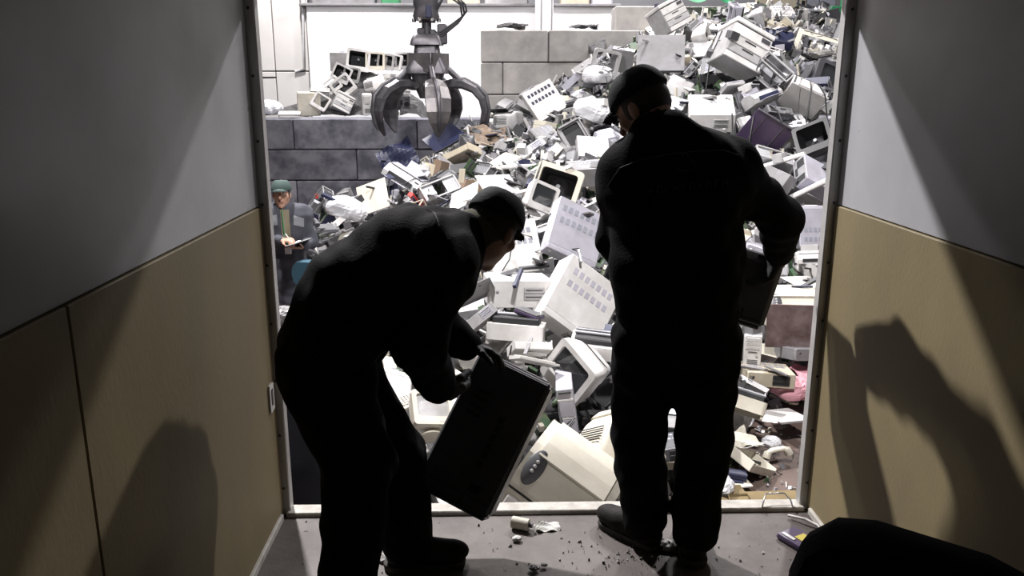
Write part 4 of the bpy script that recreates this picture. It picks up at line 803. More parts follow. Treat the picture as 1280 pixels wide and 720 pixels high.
# ================================================================== people
class SDF:
    """smoothly joined round limbs sampled on a grid, meshed into one continuous surface"""
    def __init__(s, lo, hi, h):
        s.h = h; s.lo = np.array(lo, float); s.n = np.ceil((np.array(hi) - s.lo) / h).astype(int) + 1
        s.F = np.full(s.n, 1.0, np.float32)
    def _win(s, lo, hi, m):
        a = np.clip(np.floor((np.array(lo) - m - s.lo) / s.h).astype(int), 0, s.n)
        b = np.clip(np.ceil((np.array(hi) + m - s.lo) / s.h).astype(int) + 1, 0, s.n)
        ax = [s.lo[i] + s.h * np.arange(a[i], b[i]) for i in range(3)]
        X, Y, Z = np.meshgrid(*ax, indexing='ij')
        return tuple(slice(a[i], b[i]) for i in range(3)), X, Y, Z
    def _put(s, w, d, k):
        F = s.F[w]
        if k > 0:
            t = np.clip(.5 + .5 * (F - d) / k, 0, 1)
            s.F[w] = F * (1 - t) + d * t - k * t * (1 - t)
        else: s.F[w] = np.minimum(F, d)
    def cone(s, a, b, ra, rb, k=.03):
        a = np.array(a, float); b = np.array(b, float); m = max(ra, rb) + k + 3 * s.h
        w, X, Y, Z = s._win(np.minimum(a, b), np.maximum(a, b), m)
        if X.size == 0: return s
        ab = b - a; L = max(ab @ ab, 1e-9)
        t = np.clip(((X - a[0]) * ab[0] + (Y - a[1]) * ab[1] + (Z - a[2]) * ab[2]) / L, 0, 1)
        d = np.sqrt((X - a[0] - t * ab[0]) ** 2 + (Y - a[1] - t * ab[1]) ** 2 + (Z - a[2] - t * ab[2]) ** 2) - (ra + (rb - ra) * t)
        s._put(w, d.astype(np.float32), k); return s
    def chain(s, pts, rs, k=.03):
        for i in range(len(pts) - 1): s.cone(pts[i], pts[i + 1], rs[i], rs[i + 1], k)
        return s
    def ell(s, c, rad, Rm=None, k=.02, cut=None):
        c = np.array(c, float); m = max(rad) + k + 3 * s.h
        w, X, Y, Z = s._win(c, c, m)
        if X.size == 0: return s
        P = np.stack([X - c[0], Y - c[1], Z - c[2]], -1)
        if Rm is not None: P = P @ np.array(Rm)          # columns of Rm are the ellipsoid's axes
        rad = np.array(rad)
        k0 = np.sqrt(((P / rad) ** 2).sum(-1)); k1 = np.sqrt(((P / rad ** 2) ** 2).sum(-1)) + 1e-6
        d = k0 * (k0 - 1) / k1
        if cut is not None:                               # (axis index, sign, value): keep sign*P[axis] > value
            for ax, sg, val in cut: d = np.maximum(d, val - sg * P[..., ax])
        s._put(w, d.astype(np.float32), k); return s
    def folds(s, amp, seed, freq=26, centres=None, reach=.3):
        rr = np.random.RandomState(seed)
        ax = [s.lo[i] + s.h * np.arange(s.n[i]) for i in range(3)]
        X, Y, Z = np.meshgrid(*ax, indexing='ij')
        D = np.zeros_like(X)
        for _ in range(5):
            v = rr.normal(size=3); v /= np.linalg.norm(v); u = rr.normal(size=3) * 6
            D += np.sin(freq * rr.uniform(.6, 1.4) * (v[0] * X + v[1] * Y + v[2] * Z) + 1.6 * np.sin(u[0] * X + u[1] * Y + u[2] * Z) + rr.uniform(0, 6))
        W = 1.0
        if centres is not None:
            W = np.zeros_like(X) + .3
            for c in centres: W += np.exp(-((X - c[0]) ** 2 + (Y - c[1]) ** 2 + (Z - c[2]) ** 2) / (2 * (reach * .5) ** 2))
            W = np.minimum(W, 1.0)
        s.F += (amp * W * D / 2.2).astype(np.float32)
        return s
    def mesh(s, name, material):
        F = s.F; n = np.array(F.shape) - 1
        ins = F < 0
        corners = [(i, j, k) for i in (0, 1) for j in (0, 1) for k in (0, 1)]
        cnt = sum(ins[i:i + n[0], j:j + n[1], k:k + n[2]].astype(np.int8) for i, j, k in corners)
        act = (cnt > 0) & (cnt < 8)
        ii = np.argwhere(act)
        vid = np.full(n, -1, np.int64); vid[act] = np.arange(len(ii))
        acc = np.zeros((len(ii), 3)); num = np.zeros(len(ii))
        for a in corners:
            for ax in range(3):
                if a[ax]: continue
                b = list(a); b[ax] = 1
                fa = F[ii[:, 0] + a[0], ii[:, 1] + a[1], ii[:, 2] + a[2]]; fb = F[ii[:, 0] + b[0], ii[:, 1] + b[1], ii[:, 2] + b[2]]
                cr = (fa < 0) != (fb < 0)
                t = np.where(cr, fa / np.where(cr, fa - fb, 1), 0)
                p = np.array(a, float)[None, :].repeat(len(ii), 0); p[:, ax] = t
                acc += p * cr[:, None]; num += cr
        V = (ii + acc / num[:, None]) * s.h + s.lo
        quads = []
        for ax in range(3):
            o1, o2 = [(1, 2), (2, 0), (0, 1)][ax]
            sl0 = [slice(1, n[q]) for q in range(3)]; sl0[ax] = slice(0, n[ax]); sl1 = list(sl0); sl1[ax] = slice(1, n[ax] + 1)
            A = ins[tuple(sl0)]; B = ins[tuple(sl1)]
            for flip, mask in ((False, A & ~B), (True, ~A & B)):
                e = np.argwhere(mask)
                if not len(e): continue
                off = np.ones(3, int); off[ax] = 0; e = e + off
                def g(d1, d2):
                    q = e.copy(); q[:, o1] -= d1; q[:, o2] -= d2
                    return vid[q[:, 0], q[:, 1], q[:, 2]]
                Q = np.stack([g(1, 1), g(0, 1), g(0, 0), g(1, 0)], 1)
                quads.append(Q[:, ::-1] if flip else Q)
        Q = np.concatenate(quads); Q = Q[(Q >= 0).all(1)]
        me = bpy.data.meshes.new(name)
        me.vertices.add(len(V)); me.vertices.foreach_set('co', V.astype(np.float32).ravel())
        me.loops.add(len(Q) * 4); me.loops.foreach_set('vertex_index', Q.astype(np.int32).ravel())
        me.polygons.add(len(Q)); me.polygons.foreach_set('loop_start', np.arange(0, len(Q) * 4, 4, dtype=np.int32))
        me.update(calc_edges=True)
        me.polygons.foreach_set('use_smooth', np.ones(len(Q), bool))
        me.materials.append(MATS[material]); me.validate()
        return me

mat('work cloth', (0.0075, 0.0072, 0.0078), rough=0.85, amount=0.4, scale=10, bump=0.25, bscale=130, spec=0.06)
mat('grey work cloth', (0.060, 0.062, 0.078), rough=0.8, amount=0.4, scale=10, bump=0.2, bscale=60, spec=0.3)
mat('grey yoke', (0.22, 0.23, 0.25), rough=0.8, amount=0.3)
mat('navy cloth', (0.016, 0.019, 0.035), rough=0.85, amount=0.3, spec=0.2)
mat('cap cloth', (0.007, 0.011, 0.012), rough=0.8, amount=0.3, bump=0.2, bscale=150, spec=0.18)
mat('green cap cloth', (0.045, 0.07, 0.065), rough=0.8, amount=0.3, spec=0.3)
mat('olive cloth', (0.060, 0.055, 0.025), rough=0.85, amount=0.3, bump=0.2, bscale=90)
mat('khaki shirt', (0.22, 0.19, 0.13), rough=0.85, amount=0.3)
mat('skin', (0.42, 0.24, 0.17), rough=0.55, amount=0.25, scale=20, bump=0.05, bscale=200)
mat('hair', (0.02, 0.015, 0.012), rough=0.6, amount=0.3)
mat('boot leather', (0.014, 0.012, 0.011), rough=0.7, amount=0.6, scale=18, col2=(0.03, 0.027, 0.024), bump=0.2, bscale=80, spec=0.2)
mat('boot sole', (0.03, 0.028, 0.026), rough=0.8, amount=0.6, scale=20, col2=(0.10, 0.09, 0.08))
mat('glove cloth', (0.012, 0.012, 0.013), rough=0.7, amount=0.3, bump=0.3, bscale=150)
mat('eye white', (0.55, 0.53, 0.50), rough=0.2, amount=0.1)
mat('lip', (0.30, 0.12, 0.10), rough=0.5, amount=0.1)

def V3(*a): return np.array(a, float)
def nrm(v): v = np.array(v, float); return v / np.linalg.norm(v)
def bounds(J, m=.26):
    P = np.array([v for v in J.values()])
    return P.min(0) - m, P.max(0) + m
def hand_chain(s, wr, fdir, palm_n, side, curl, size=1.0, grow=0.0, thumb_spread=.8):
    """palm and five separate bent fingers; fdir towards the fingertips, palm_n out of the palm, side towards the thumb"""
    f, n, t = nrm(fdir), nrm(palm_n), nrm(side)
    n = nrm(n - f * (n @ f)); t = nrm(t - f * (t @ f) - n * (t @ n))
    wr = np.array(wr, float); z = size
    for q in (-1, -.33, .33, 1): s.cone(wr + t * q * .018 * z, wr + f * .085 * z + t * q * .031 * z, .017 * z + grow, .0125 * z + grow, .012)
    for q, ln, ln0 in ((1, .072, .088), (.33, .082, .093), (-.33, .077, .090), (-1, .060, .083)):
        b = wr + f * ln0 * z + t * q * .031 * z
        ang = 0; p = b; r = .0092 * z
        for sg, (frac, c) in enumerate(((.42, curl[0]), (.33, curl[1]), (.25, curl[2]))):
            ang += c
            d = f * math.cos(ang) + n * math.sin(ang)
            p2 = p + d * ln * frac * z
            s.cone(p, p2, r + grow, r * .92 + grow, .004); p = p2; r *= .92
    b = wr + f * .025 * z + t * .028 * z
    d1 = nrm(f * .65 + t * thumb_spread + n * .25); d2 = nrm(f * .8 + t * .2 + n * .55)
    s.cone(b, b + d1 * .045 * z, .015 * z + grow, .011 * z + grow, .010)
    s.cone(b + d1 * .045 * z, b + d1 * .045 * z + d2 * .05 * z, .011 * z + grow, .009 * z + grow, .004)
def head_frame(fwd, up):
    f = nrm(fwd); u = nrm(np.array(up, float) - f * (np.array(up, float) @ f)); r = np.cross(f, u)
    return f, u, r                                   # forward, up, the person's right
def person(label, J, face, up, hands, mats, h=.009, fat=1.0, group=None, seed=1, boots=True, cap_tip=0.0, name='person', finger_h=.005, collar=(.05, .082, .073)):
    """J: joints (world). hands: {'L': (fdir, palm normal, thumb side, curl)}"""
    root = empty(name, (float((J['ankL'][0] + J['ankR'][0]) / 2), float((J['ankL'][1] + J['ankR'][1]) / 2), float(min(J['ankL'][2], J['ankR'][2]) - .09)))
    tag(root, label, 'person', group)
    inv = Matrix.Translation(-root.location)
    def part(nm, sdf, m, parent=None, pre=None):
        me = sdf.mesh(nm, m)
        if parent is None: me.transform(inv)
        else: me.transform(inv)
        return link(nm, me, root if parent is None else parent)
    f, u, r = head_frame(face, up)
    hc = J['head']
    Rm = np.stack([r, f, u], 1)
    lo, hi = bounds(J)
    fx = fat
    # ---- body: one continuous surface from head to feet
    b = SDF(lo, hi, h * .85)
    b.ell(hc + u * .012, (.074, .094, .108), Rm, .02)
    b.ell(hc - u * .055 + f * .022, (.056, .066, .066), Rm, .03)          # jaw
    b.ell(hc - u * .108 + f * .058, (.026, .024, .022), Rm, .02)          # chin
    b.cone(hc + f * .094 + u * .012, hc + f * .118 - u * .028, .008, .014, .012)   # nose
    b.cone(hc + f * .084 + u * .034 - r * .03, hc + f * .084 + u * .034 + r * .03, .010, .010, .012)   # brow
    b.cone(hc + f * .088 - u * .066 - r * .018, hc + f * .088 - u * .066 + r * .018, .008, .008, .010)
    for sg in (-1, 1):
        b.ell(hc + r * sg * .078 - f * .008 - u * .012, (.010, .020, .032), Rm, .006)
        b.ell(hc + r * sg * .05 + f * .06 - u * .02, (.024, .02, .02), Rm, .02)
    b.cone(hc - u * .07 - f * .02, J['neck'], .056, .050, .03)
    b.cone(J['neck'], J['chest'], .055, .085, .04)
    b.chain([J['chest'], J['waist'], J['pelvis']], [.09, .095, .10], .04)
    for q in 'LR':
        b.chain([J['sho' + q], J['elb' + q], J['wri' + q]], [.052, .042, .028], .03)
        b.cone(J['neck'], J['sho' + q], .05, .05, .03)
        b.chain([J['hip' + q], J['kne' + q], J['ank' + q]], [.08, .055, .042], .03)
        b.cone(J['ank' + q] - V3(0, 0, .035), J['ank' + q] + (J['toe' + q] - J['ank' + q]) * .62 - V3(0, 0, .012), .03, .02, .02)
        if hands.get(q): hand_chain(b, J['wri' + q], *hands[q])
    body = part('body', b, 'skin')
    # eyes, brows, mouth
    for sg in (-1, 1):
        e = Vector(hc + f * .083 + r * sg * .031 + u * .012) - root.location
        eo = MB().lathe([(.0001, .011), (.008, .008), (.011, 0), (.008, -.008), (.0001, -.011)], 10, Matrix.Translation(e)).obj('eye', 'eye white', root)
        MB().lathe([(.0001, .006), (.005, .003), (.006, 0)], 8, Matrix.Translation(e + Vector(f) * .008) @ Vector(f).to_track_quat('Z', 'Y').to_matrix().to_4x4()).obj('iris', 'hair', eo)
        MB().tube([e + Vector(f * .010 + u * .020 - r * .014), e + Vector(f * .014 + u * .024), e + Vector(f * .008 + u * .019 + r * .014)], .0035, 5).obj('eyebrow', 'hair', root)
    m0 = Vector(hc + f * .096 - u * .062) - root.location
    MB().tube([m0 - Vector(r) * .022 - Vector(f) * .006, m0, m0 + Vector(r) * .022 - Vector(f) * .006], .005, 6).obj('mouth', 'lip', root)
    # ---- hair
    s = SDF(hc - .17, hc + .17, h * .8)
    s.ell(hc + u * .016 - f * .006, (.080, .100, .112), Rm, 0, cut=[(1, -1, -.045), (2, 1, -.055)])
    part('hair', s, 'hair')
    # ---- cap
    s = SDF(hc - .24, hc + .24, min(h, .008))
    cu = nrm(u - f * cap_tip)
    cf = nrm(f - cu * (f @ cu)); Rc = np.stack([np.cross(cf, cu), cf, cu], 1)
    s.ell(hc + u * .035, (.096, .116, .120), Rc, 0, cut=[(2, 1, .004), (2, -1, -.096)])
    s.cone(hc + u * .035 + cu * .094, hc + u * .035 + cu * .096, .008, .008, .01)
    cap = part('cap', s, mats['cap'])
    s = SDF(hc - .30, hc + .30, .006)
    s.ell(hc + u * .028 + cf * .105 - cu * .010, (.074, .066, .040), Rc, 0, cut=[(2, 1, .006), (1, 1, -.03)])
    w = s.F.copy(); s2 = SDF(hc - .30, hc + .30, .006)
    s2.ell(hc + u * .028 + cf * .105 - cu * .018, (.076, .069, .040), Rc, 0)
    s.F = np.maximum(w, -s2.F)
    part('cap_brim', s, mats['cap'])
    # ---- jacket
    s = SDF(lo, hi, h)
    ax = nrm(J['shoR'] - J['shoL']); hx = nrm(J['hipR'] - J['hipL'])
    for q, sg in (('L', -1), ('R', 1)):
        sh = J['sho' + q]
        s.cone(J['chest'] + ax * sg * .075, J['waist'] + hx * sg * .075, .125 * fx, .128 * fx, .10)
        s.cone(J['waist'] + hx * sg * .075, J['hem'] + hx * sg * .085, .128 * fx, .132 * fx, .09)
        s.cone(J['neck'] + ax * sg * .03, sh, .078, .090 * fx, .09)
        s.cone(J['chest'] + ax * sg * .06, sh, .125 * fx, .09 * fx, .09)
        s.cone(J['waist'] + hx * sg * .09, sh - (sh - J['chest']) * .35, .10 * fx, .11 * fx, .09)
        s.chain([sh, J['elb' + q], J['wri' + q] - (J['wri' + q] - J['elb' + q]) * .06], [.088 * fx, .074 * fx, .055 * fx], .03)
        s.cone(J['wri' + q] - (J['wri' + q] - J['elb' + q]) * .14, J['wri' + q] - (J['wri' + q] - J['elb' + q]) * .05, .053, .050, .0)
    s.folds(.0055, seed, 62, [J['elbL'], J['elbR'], J['waist'], J['shoL'], J['shoR']], .3)
    jk = part('jacket', s, mats['jacket'])
    # collar
    nd = nrm(J['neck'] - J['chest']); cdir = nrm(hc - J['neck'])
    s = SDF(J['neck'] - .2, J['neck'] + .2, min(h, .008))
    s.cone(J['neck'] + cdir * .012, J['neck'] + cdir * collar[0], collar[1], collar[2], 0)
    s2 = SDF(J['neck'] - .2, J['neck'] + .2, min(h, .008)); s2.cone(J['neck'] - cdir * .02, J['neck'] + cdir * .13, .070, .064, 0)
    s.F = np.maximum(s.F, -s2.F); s.folds(.002, seed + 3, 60)
    part('collar', s, mats['collar'])
    # ---- trousers
    s = SDF(lo, hi, h)
    s.cone(J['hem'] + (J['waist'] - J['hem']) * .3, J['pelvis'], .13 * fx, .14 * fx, .05)
    for q, sg in (('L', -1), ('R', 1)):
        s.cone(J['pelvis'] + hx * sg * .06, J['hip' + q], .13 * fx, .118 * fx, .05)
        k2 = J['ank' + q]
        s.chain([J['hip' + q], J['kne' + q], k2 + (J['kne' + q] - k2) * .04], [.124 * fx, .102 * fx, .084 * fx], .03)
    s.folds(.0055, seed + 7, 55, [J['kneL'], J['kneR'], J['ankL'], J['ankR'], J['pelvis']], .35)
    part('trousers', s, mats['trousers'])
    # ---- boots
    if boots:
        for q in 'LR':
            a, t = J['ank' + q], J['toe' + q]
            d = nrm((t - a) * V3(1, 1, 0)); sd = np.cross(d, V3(0, 0, 1)); Rb = np.stack([sd, d, V3(0, 0, 1)], 1)
            gz = a[2] - .09
            g = V3(a[0], a[1], gz); lift = t[2] - gz
            s = SDF(np.minimum(a, t) - .17, np.maximum(a, t) + .17, min(h, .007))
            s.cone(a + V3(0, 0, .07), a - V3(0, 0, .03), .058, .055, .02)
            s.cone(g + V3(0, 0, .05) - d * .03, g + d * .10 + V3(0, 0, .045), .046, .046, .02)
            s.ell(g + d * .155 + V3(0, 0, .045 + lift * .2), (.050, .075, .042), Rb, .03)
            s.cone(a + d * .03, g + d * .12 + V3(0, 0, .05), .045, .040, .03)
            s.F = np.maximum(s.F, (gz + .014) - s._win(s.lo, s.lo + s.h * (s.n - 1), 0)[3].astype(np.float32)) if True else s.F
            bo = part('boot', s, 'boot leather')
            m = Matrix.Translation(Vector(g + d * .065) - root.location) @ Matrix([list(row) + [0] for row in Rb] + [[0, 0, 0, 1]])
            MB().loft([(0.0, .098, .30, .048), (.020, .102, .305, .05), (.026, .098, .30, .048)], m, 6, axis='z').obj('sole', 'boot sole', bo)
    # ---- gloves
    if mats.get('glove'):
        for q in 'LR':
            if hands.get(q):
                wv = J['wri' + q]
                s = SDF(wv - .26, wv + .26, finger_h)
                hand_chain(s, wv, *hands[q], grow=.0032)
                s.cone(wv - nrm(wv - J['elb' + q]) * .03, wv + nrm(hands[q][0]) * .02, .037, .030, .015)
                part('glove', s, mats['glove'])
    return root, jk, part

def JJ(**k): return {a: np.array(tuple(at_y(*v))) if len(v) == 3 and v[0] > 20 else np.array(v, float) for a, v in k.items()}
# ---------------- the standing man, seen from behind
J = JJ(pelvis=(846, 405, 2.74), hem=(846, 385, 2.74), waist=(845, 335, 2.74), chest=(846, 245, 2.75), neck=(826, 172, 2.77), head=(805, 135, 2.84),
       shoL=(782, 222, 2.86), elbL=(772, 305, 2.90), wriL=(806, 345, 3.08), shoR=(908, 214, 2.70), elbR=(976, 272, 2.80), wriR=(974, 318, 3.00),
       hipL=(808, 425, 2.76), kneL=(798, 545, 2.82), ankL=(806, 652, 2.80), hipR=(882, 425, 2.72), kneR=(880, 550, 2.75), ankR=(866, 678, 2.70),
       toeL=(1, 1, 1), toeR=(1, 1, 1))
for q, dv in (('L', V3(-.16, .17, 0)), ('R', V3(.02, .23, 0))):
    J['ank' + q][2] = .09
    J['toe' + q] = J['ank' + q] + dv + V3(0, 0, -.05)
fdR = nrm(V3(-.35, .25, -.9))
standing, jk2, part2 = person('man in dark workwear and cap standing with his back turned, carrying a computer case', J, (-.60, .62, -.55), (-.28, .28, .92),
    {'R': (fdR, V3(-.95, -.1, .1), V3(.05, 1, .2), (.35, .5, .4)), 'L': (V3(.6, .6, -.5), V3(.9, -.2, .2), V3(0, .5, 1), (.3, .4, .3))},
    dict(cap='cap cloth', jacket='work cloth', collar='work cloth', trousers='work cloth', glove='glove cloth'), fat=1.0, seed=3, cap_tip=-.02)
JS = J
# ---------------- the bending man
J = JJ(pelvis=(412, 440, 2.50), hem=(424, 415, 2.50), waist=(452, 372, 2.52), chest=(512, 322, 2.57), neck=(574, 298, 2.62), head=(614, 287, 2.68),
       shoR=(545, 334, 2.43), elbR=(524, 430, 2.40), wriR=(548, 484, 2.56), shoL=(552, 320, 2.76), elbL=(540, 402, 2.86), wriL=(584, 432, 2.86),
       hipR=(408, 470, 2.42), kneR=(448, 580, 2.42), ankR=(432, 700, 2.38), hipL=(425, 470, 2.60), kneL=(492, 572, 2.66), ankL=(508, 672, 2.66), toeL=(1, 1, 1), toeR=(1, 1, 1))
for q, dv in (('L', V3(.22, .02, 0)), ('R', V3(.20, -.03, 0))):
    J['ank' + q][2] = .09
    J['toe' + q] = J['ank' + q] + dv + V3(0, 0, -.05)
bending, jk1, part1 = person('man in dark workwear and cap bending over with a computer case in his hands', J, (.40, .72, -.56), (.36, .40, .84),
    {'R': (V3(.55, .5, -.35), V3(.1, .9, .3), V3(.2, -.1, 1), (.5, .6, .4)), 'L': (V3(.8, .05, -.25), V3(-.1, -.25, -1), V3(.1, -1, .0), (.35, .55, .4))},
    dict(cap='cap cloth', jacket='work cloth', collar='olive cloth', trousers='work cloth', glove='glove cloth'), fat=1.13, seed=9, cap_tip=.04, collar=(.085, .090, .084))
JB = J
# ---------------- the man with the clipboard, on the hall floor
Y3 = 7.6
J = JJ(pelvis=(352, 346, Y3), hem=(352, 340, Y3), waist=(354, 318, Y3), chest=(356, 284, Y3), neck=(355, 262, Y3), head=(352, 243, Y3 - .03),
       shoR=(337, 268, Y3 - .02), elbR=(334, 303, Y3 - .04), wriR=(352, 300, Y3 - .24), shoL=(379, 268, Y3 + .02), elbL=(389, 302, Y3 - .02), wriL=(377, 309, Y3 - .24),
       hipR=(343, 350, Y3), kneR=(344, 392, Y3), ankR=(342, 430, Y3), hipL=(362, 350, Y3), kneL=(364, 392, Y3), ankL=(366, 430, Y3), toeL=(1, 1, 1), toeR=(1, 1, 1))
for q, dv in (('L', V3(.05, -.2, 0)), ('R', V3(-.05, -.2, 0))):
    J['ank' + q][2] = GZ + .09
    J['toe' + q] = J['ank' + q] + dv + V3(0, 0, -.05)
clerk, jk3, part3 = person('man in grey workwear and cap facing us, writing on a clipboard', J, (.10, -1, .06), (0, .06, 1),
    {'R': (V3(.9, -.3, .05), V3(0, .3, -1), V3(.2, -1, .3), (.5, .7, .5)), 'L': (V3(-.5, -.8, .1), V3(0, .2, 1), V3(.8, -.3, .3), (.3, .5, .4))},
    dict(cap='green cap cloth', jacket='grey work cloth', collar='grey work cloth', trousers='grey work cloth'), h=.011, fat=.84, seed=5, finger_h=.006)
JC = J
# shirt front and pale shoulder yokes of the clipboard man
def surf_patch(root, jk, name, pts, material, off=.004, n=10):
    """thin cloth patch laid on the jacket's surface, between four corner points seen from a side"""
    bv = BVHTree.FromObject(jk, bpy.context.evaluated_depsgraph_get())
    src, corners = pts
    o = Vector(src); L_ = root.location
    def fn(u, v):
        a, b, c, d = (Vector(p) for p in corners)
        p = (a * (1 - u) + b * u) * (1 - v) + (d * (1 - u) + c * u) * v
        dr = (p - o).normalized(); h = bv.ray_cast(o - L_, dr)
        return (h[0] - dr * off) if h[0] is not None else (p - L_)
    return MB().grid(fn, n, n).obj(name, material, root)
bpy.context.view_layer.update()
def P3(px, py, y=Y3): return tuple(at_y(px, py, y))
surf_patch(clerk, jk3, 'shirt_front', (CAM_LOC, [P3(350, 262), P3(361, 262), P3(364, 300), P3(353, 300)]), 'khaki shirt')
surf_patch(clerk, jk3, 'shoulder_yoke', (CAM_LOC, [P3(334, 271), P3(346, 268), P3(347, 281), P3(335, 284)]), 'grey yoke')
surf_patch(clerk, jk3, 'shoulder_yoke', (CAM_LOC, [P3(367, 269), P3(380, 273), P3(380, 284), P3(367, 281)]), 'grey yoke')
lc = Vector(clerk.location)
MB().tube([Vector(P3(352, 262, Y3 - .13)) - lc, Vector(P3(355, 290, Y3 - .17)) - lc, Vector(P3(359, 312, Y3 - .17)) - lc], .006, 5).obj('lanyard', 'green', clerk)
MB().box(Vector(P3(360, 312, Y3 - .19)) - lc, (.06, .006, .085), .003).obj('badge', 'white', clerk)
# his clipboard and pen
cbp = Vector(P3(372, 304, Y3 - .33))
cbo = empty('clipboard', cbp); cbo.rotation_euler = (R(-13), R(-14), R(22))
tag(cbo, 'black clipboard held by the man in grey workwear', 'clipboard')
MB().box((0, 0, 0), (.24, .32, .008), .003).obj('board', 'black', cbo)
MB().box((0, -.01, .006), (.21, .28, .003)).obj('sheet', 'paper', cbo)
MB().box((0, .145, .012), (.10, .03, .016), .004).obj('clip', 'steel', cbo)
pn = tag(MB().tube([Vector((-.04, -.03, .012)), Vector((-.07, -.06, .07)), Vector((-.085, -.075, .10))], [.002, .005, .005], 6).obj('pen', 'white', None, cbp), 'thin white pen over the black clipboard', 'pen')
# ---------------- the man half hidden behind the door frame
Y4 = 8.6
hx4 = at_y(324, 243, Y4)
J = {}
bx_, bz_ = hx4.x, hx4.z
sc_ = 1.0
for nm, off in dict(head=(0, 0, 0), neck=(0, .02, -.17), chest=(0, .02, -.36), waist=(0, .02, -.60), hem=(0, .02, -.76), pelvis=(0, .02, -.80), shoR=(-.19, .02, -.25), shoL=(.19, .02, -.25), elbR=(-.25, .04, -.55), elbL=(.25, .04, -.55),
                    wriR=(-.24, -.06, -.80), wriL=(.24, -.06, -.80), hipR=(-.10, .02, -.84), hipL=(.10, .02, -.84), kneR=(-.11, .0, -1.25), kneL=(.11, .0, -1.25), ankR=(-.11, .03, 0), ankL=(.11, .03, 0)).items():
    J[nm] = np.array((bx_ + off[0], Y4 + off[1], bz_ + off[2]))
for q in 'LR':
    J['ank' + q][2] = GZ + .09; J['toe' + q] = J['ank' + q] + V3(0, -.2, -.05)
hid, _, _ = person('man in navy clothes mostly hidden behind the left door frame', J, (-.4, -1, -.1), (0, 0, 1), {'R': (V3(0, -.2, -1), V3(1, 0, 0), V3(0, -1, 0), (.3, .3, .2)), 'L': (V3(0, -.2, -1), V3(-1, 0, 0), V3(0, -1, 0), (.3, .3, .2))},
    dict(cap='navy cloth', jacket='navy cloth', collar='navy cloth', trousers='navy cloth'), h=.014, seed=2, finger_h=.007)
# ---------------- details on the standing man's back: yoke seam and faint print
bpy.context.view_layer.update()
bv2 = BVHTree.FromObject(jk2, bpy.context.evaluated_depsgraph_get())
def on_jacket(px, py, bv, root, off=.003):
    d = ray(px, py).normalized(); h = bv.ray_cast(CAM_LOC - root.location, d)
    return h[0] - d * off if h[0] is not None else None
def seam(pxs, bv, root, nm='seam', m='grey work cloth', r=.0022):
    pts = []
    for (a, b), (c, d) in zip(pxs, pxs[1:]):
        for k in range(8):
            p = on_jacket(a + (c - a) * k / 8, b + (d - b) * k / 8, bv, root, .001)
            if p is not None: pts.append(p)
    if len(pts) > 2: return MB().tube(pts, r, 5).obj(nm, m, root)
seam([(760, 232), (775, 210), (800, 200), (835, 193), (870, 189), (905, 188), (925, 195)], bv2, standing)
mat('faint print', (0.030, 0.030, 0.032), rough=0.8, amount=0.3)
def stroke(segs, nm):
    b = MB()
    for pl in segs:
        pts = [on_jacket(x, y, bv2, standing, .002) for x, y in pl]
        pts = [p for p in pts if p is not None]
        if len(pts) > 1: b.tube(pts, .0030, 4)
    b.obj(nm, 'faint print', standing)
stroke([[(850, 205), (846, 212), (854, 214), (862, 212)], [(864, 200), (870, 206), (868, 212)], [(852, 196), (857, 192), (862, 197)]], 'emblem')
rl = random.Random(12)
lets = []
for i in range(10):
    x, y = 812 + i * 10.2, 239 - i * 1.15
    lets.append([(x, y + 4), (x, y - 4)])
    lets.append([(x, y - 4), (x + 5, y - 4.5)] if i % 3 else [(x, y), (x + 5, y - .5)])
    if i % 2: lets.append([(x + 5, y - 4.5), (x + 5, y + 3.5)])
stroke(lets, 'lettering')
bv1 = BVHTree.FromObject(jk1, bpy.context.evaluated_depsgraph_get())
seam([(533, 262), (543, 266), (547, 275), (549, 284)], bv1, bending)
# ================================================================== carried cases
def from_axes(o, ex, ey, ez):
    return Matrix(((ex.x, ey.x, ez.x, o.x), (ex.y, ey.y, ez.y, o.y), (ex.z, ey.z, ez.z, o.z), (0, 0, 0, 1)))
def carried(name, M, w, h, t, label, colour='grey', extras=True):
    """front face -Y (w x h), thickness t going +Y"""
    root = empty(name); root.matrix_world = M; tag(root, label, 'computer')
    MB().box((0, t / 2, 0), (w, t, h), .006).obj('casing', colour, root)
    fp = MB().box((0, -.003, 0), (w * .96, .008, h * .965), .003).obj('side_panel', colour, root)
    if extras:
        for k in range(4): MB().box((-w * .22, -.008, -.02 + k * .03 + h * .12), (.06, .004, .012)).obj('vent_slot', 'dark', fp)
        for k in range(6): MB().box((w * .14, -.008, -.11 + k * .036), (.024, .006, .026), .002).obj('vent_slot', 'dark', fp)
        MB().box((w * .22, -.009, -h * .36), (.05, .004, .036), .002).obj('sticker', 'black', fp)
        MB().box((-w * .2, -.009, -h * .30), (.09, .004, .05), .002).obj('sticker', 'dark grey', fp)
        MB().box((w * .02, -.008, -h * .42), (w * .9, .004, .004)).obj('seam', 'dark', fp)
        MB().box((w * .12, -.008, -h * .455), (.004, .004, .04)).obj('seam', 'dark', fp)
    rp = MB().box((0, t / 2, h / 2 + .003), (w * .9, t * .86, .008), .002).obj('rear_plate', 'dull steel', root)
    MB().box((w * .2, t / 2, h / 2 + .009), (.09, t * .5, .006)).obj('fan_opening', 'dark', rp)
    MB().box((0, t / 2, -h / 2 - .006), (w * .96, t * .94, .02), .006).obj('front_panel', colour, root)
    MB().box((w / 2 + .003, t / 2, 0), (.008, t * .9, h * .94), .002).obj('bottom_plate', 'dull steel', root)
    return root
A, B, D = at_y(601, 438, 2.95), at_y(690, 481, 2.86), at_y(524, 588, 2.76)
ex = (B - A).normalized(); dz = (A - D); ez = (dz - ex * dz.dot(ex)).normalized(); ey = ez.cross(ex)
w1, h1 = .30, .545
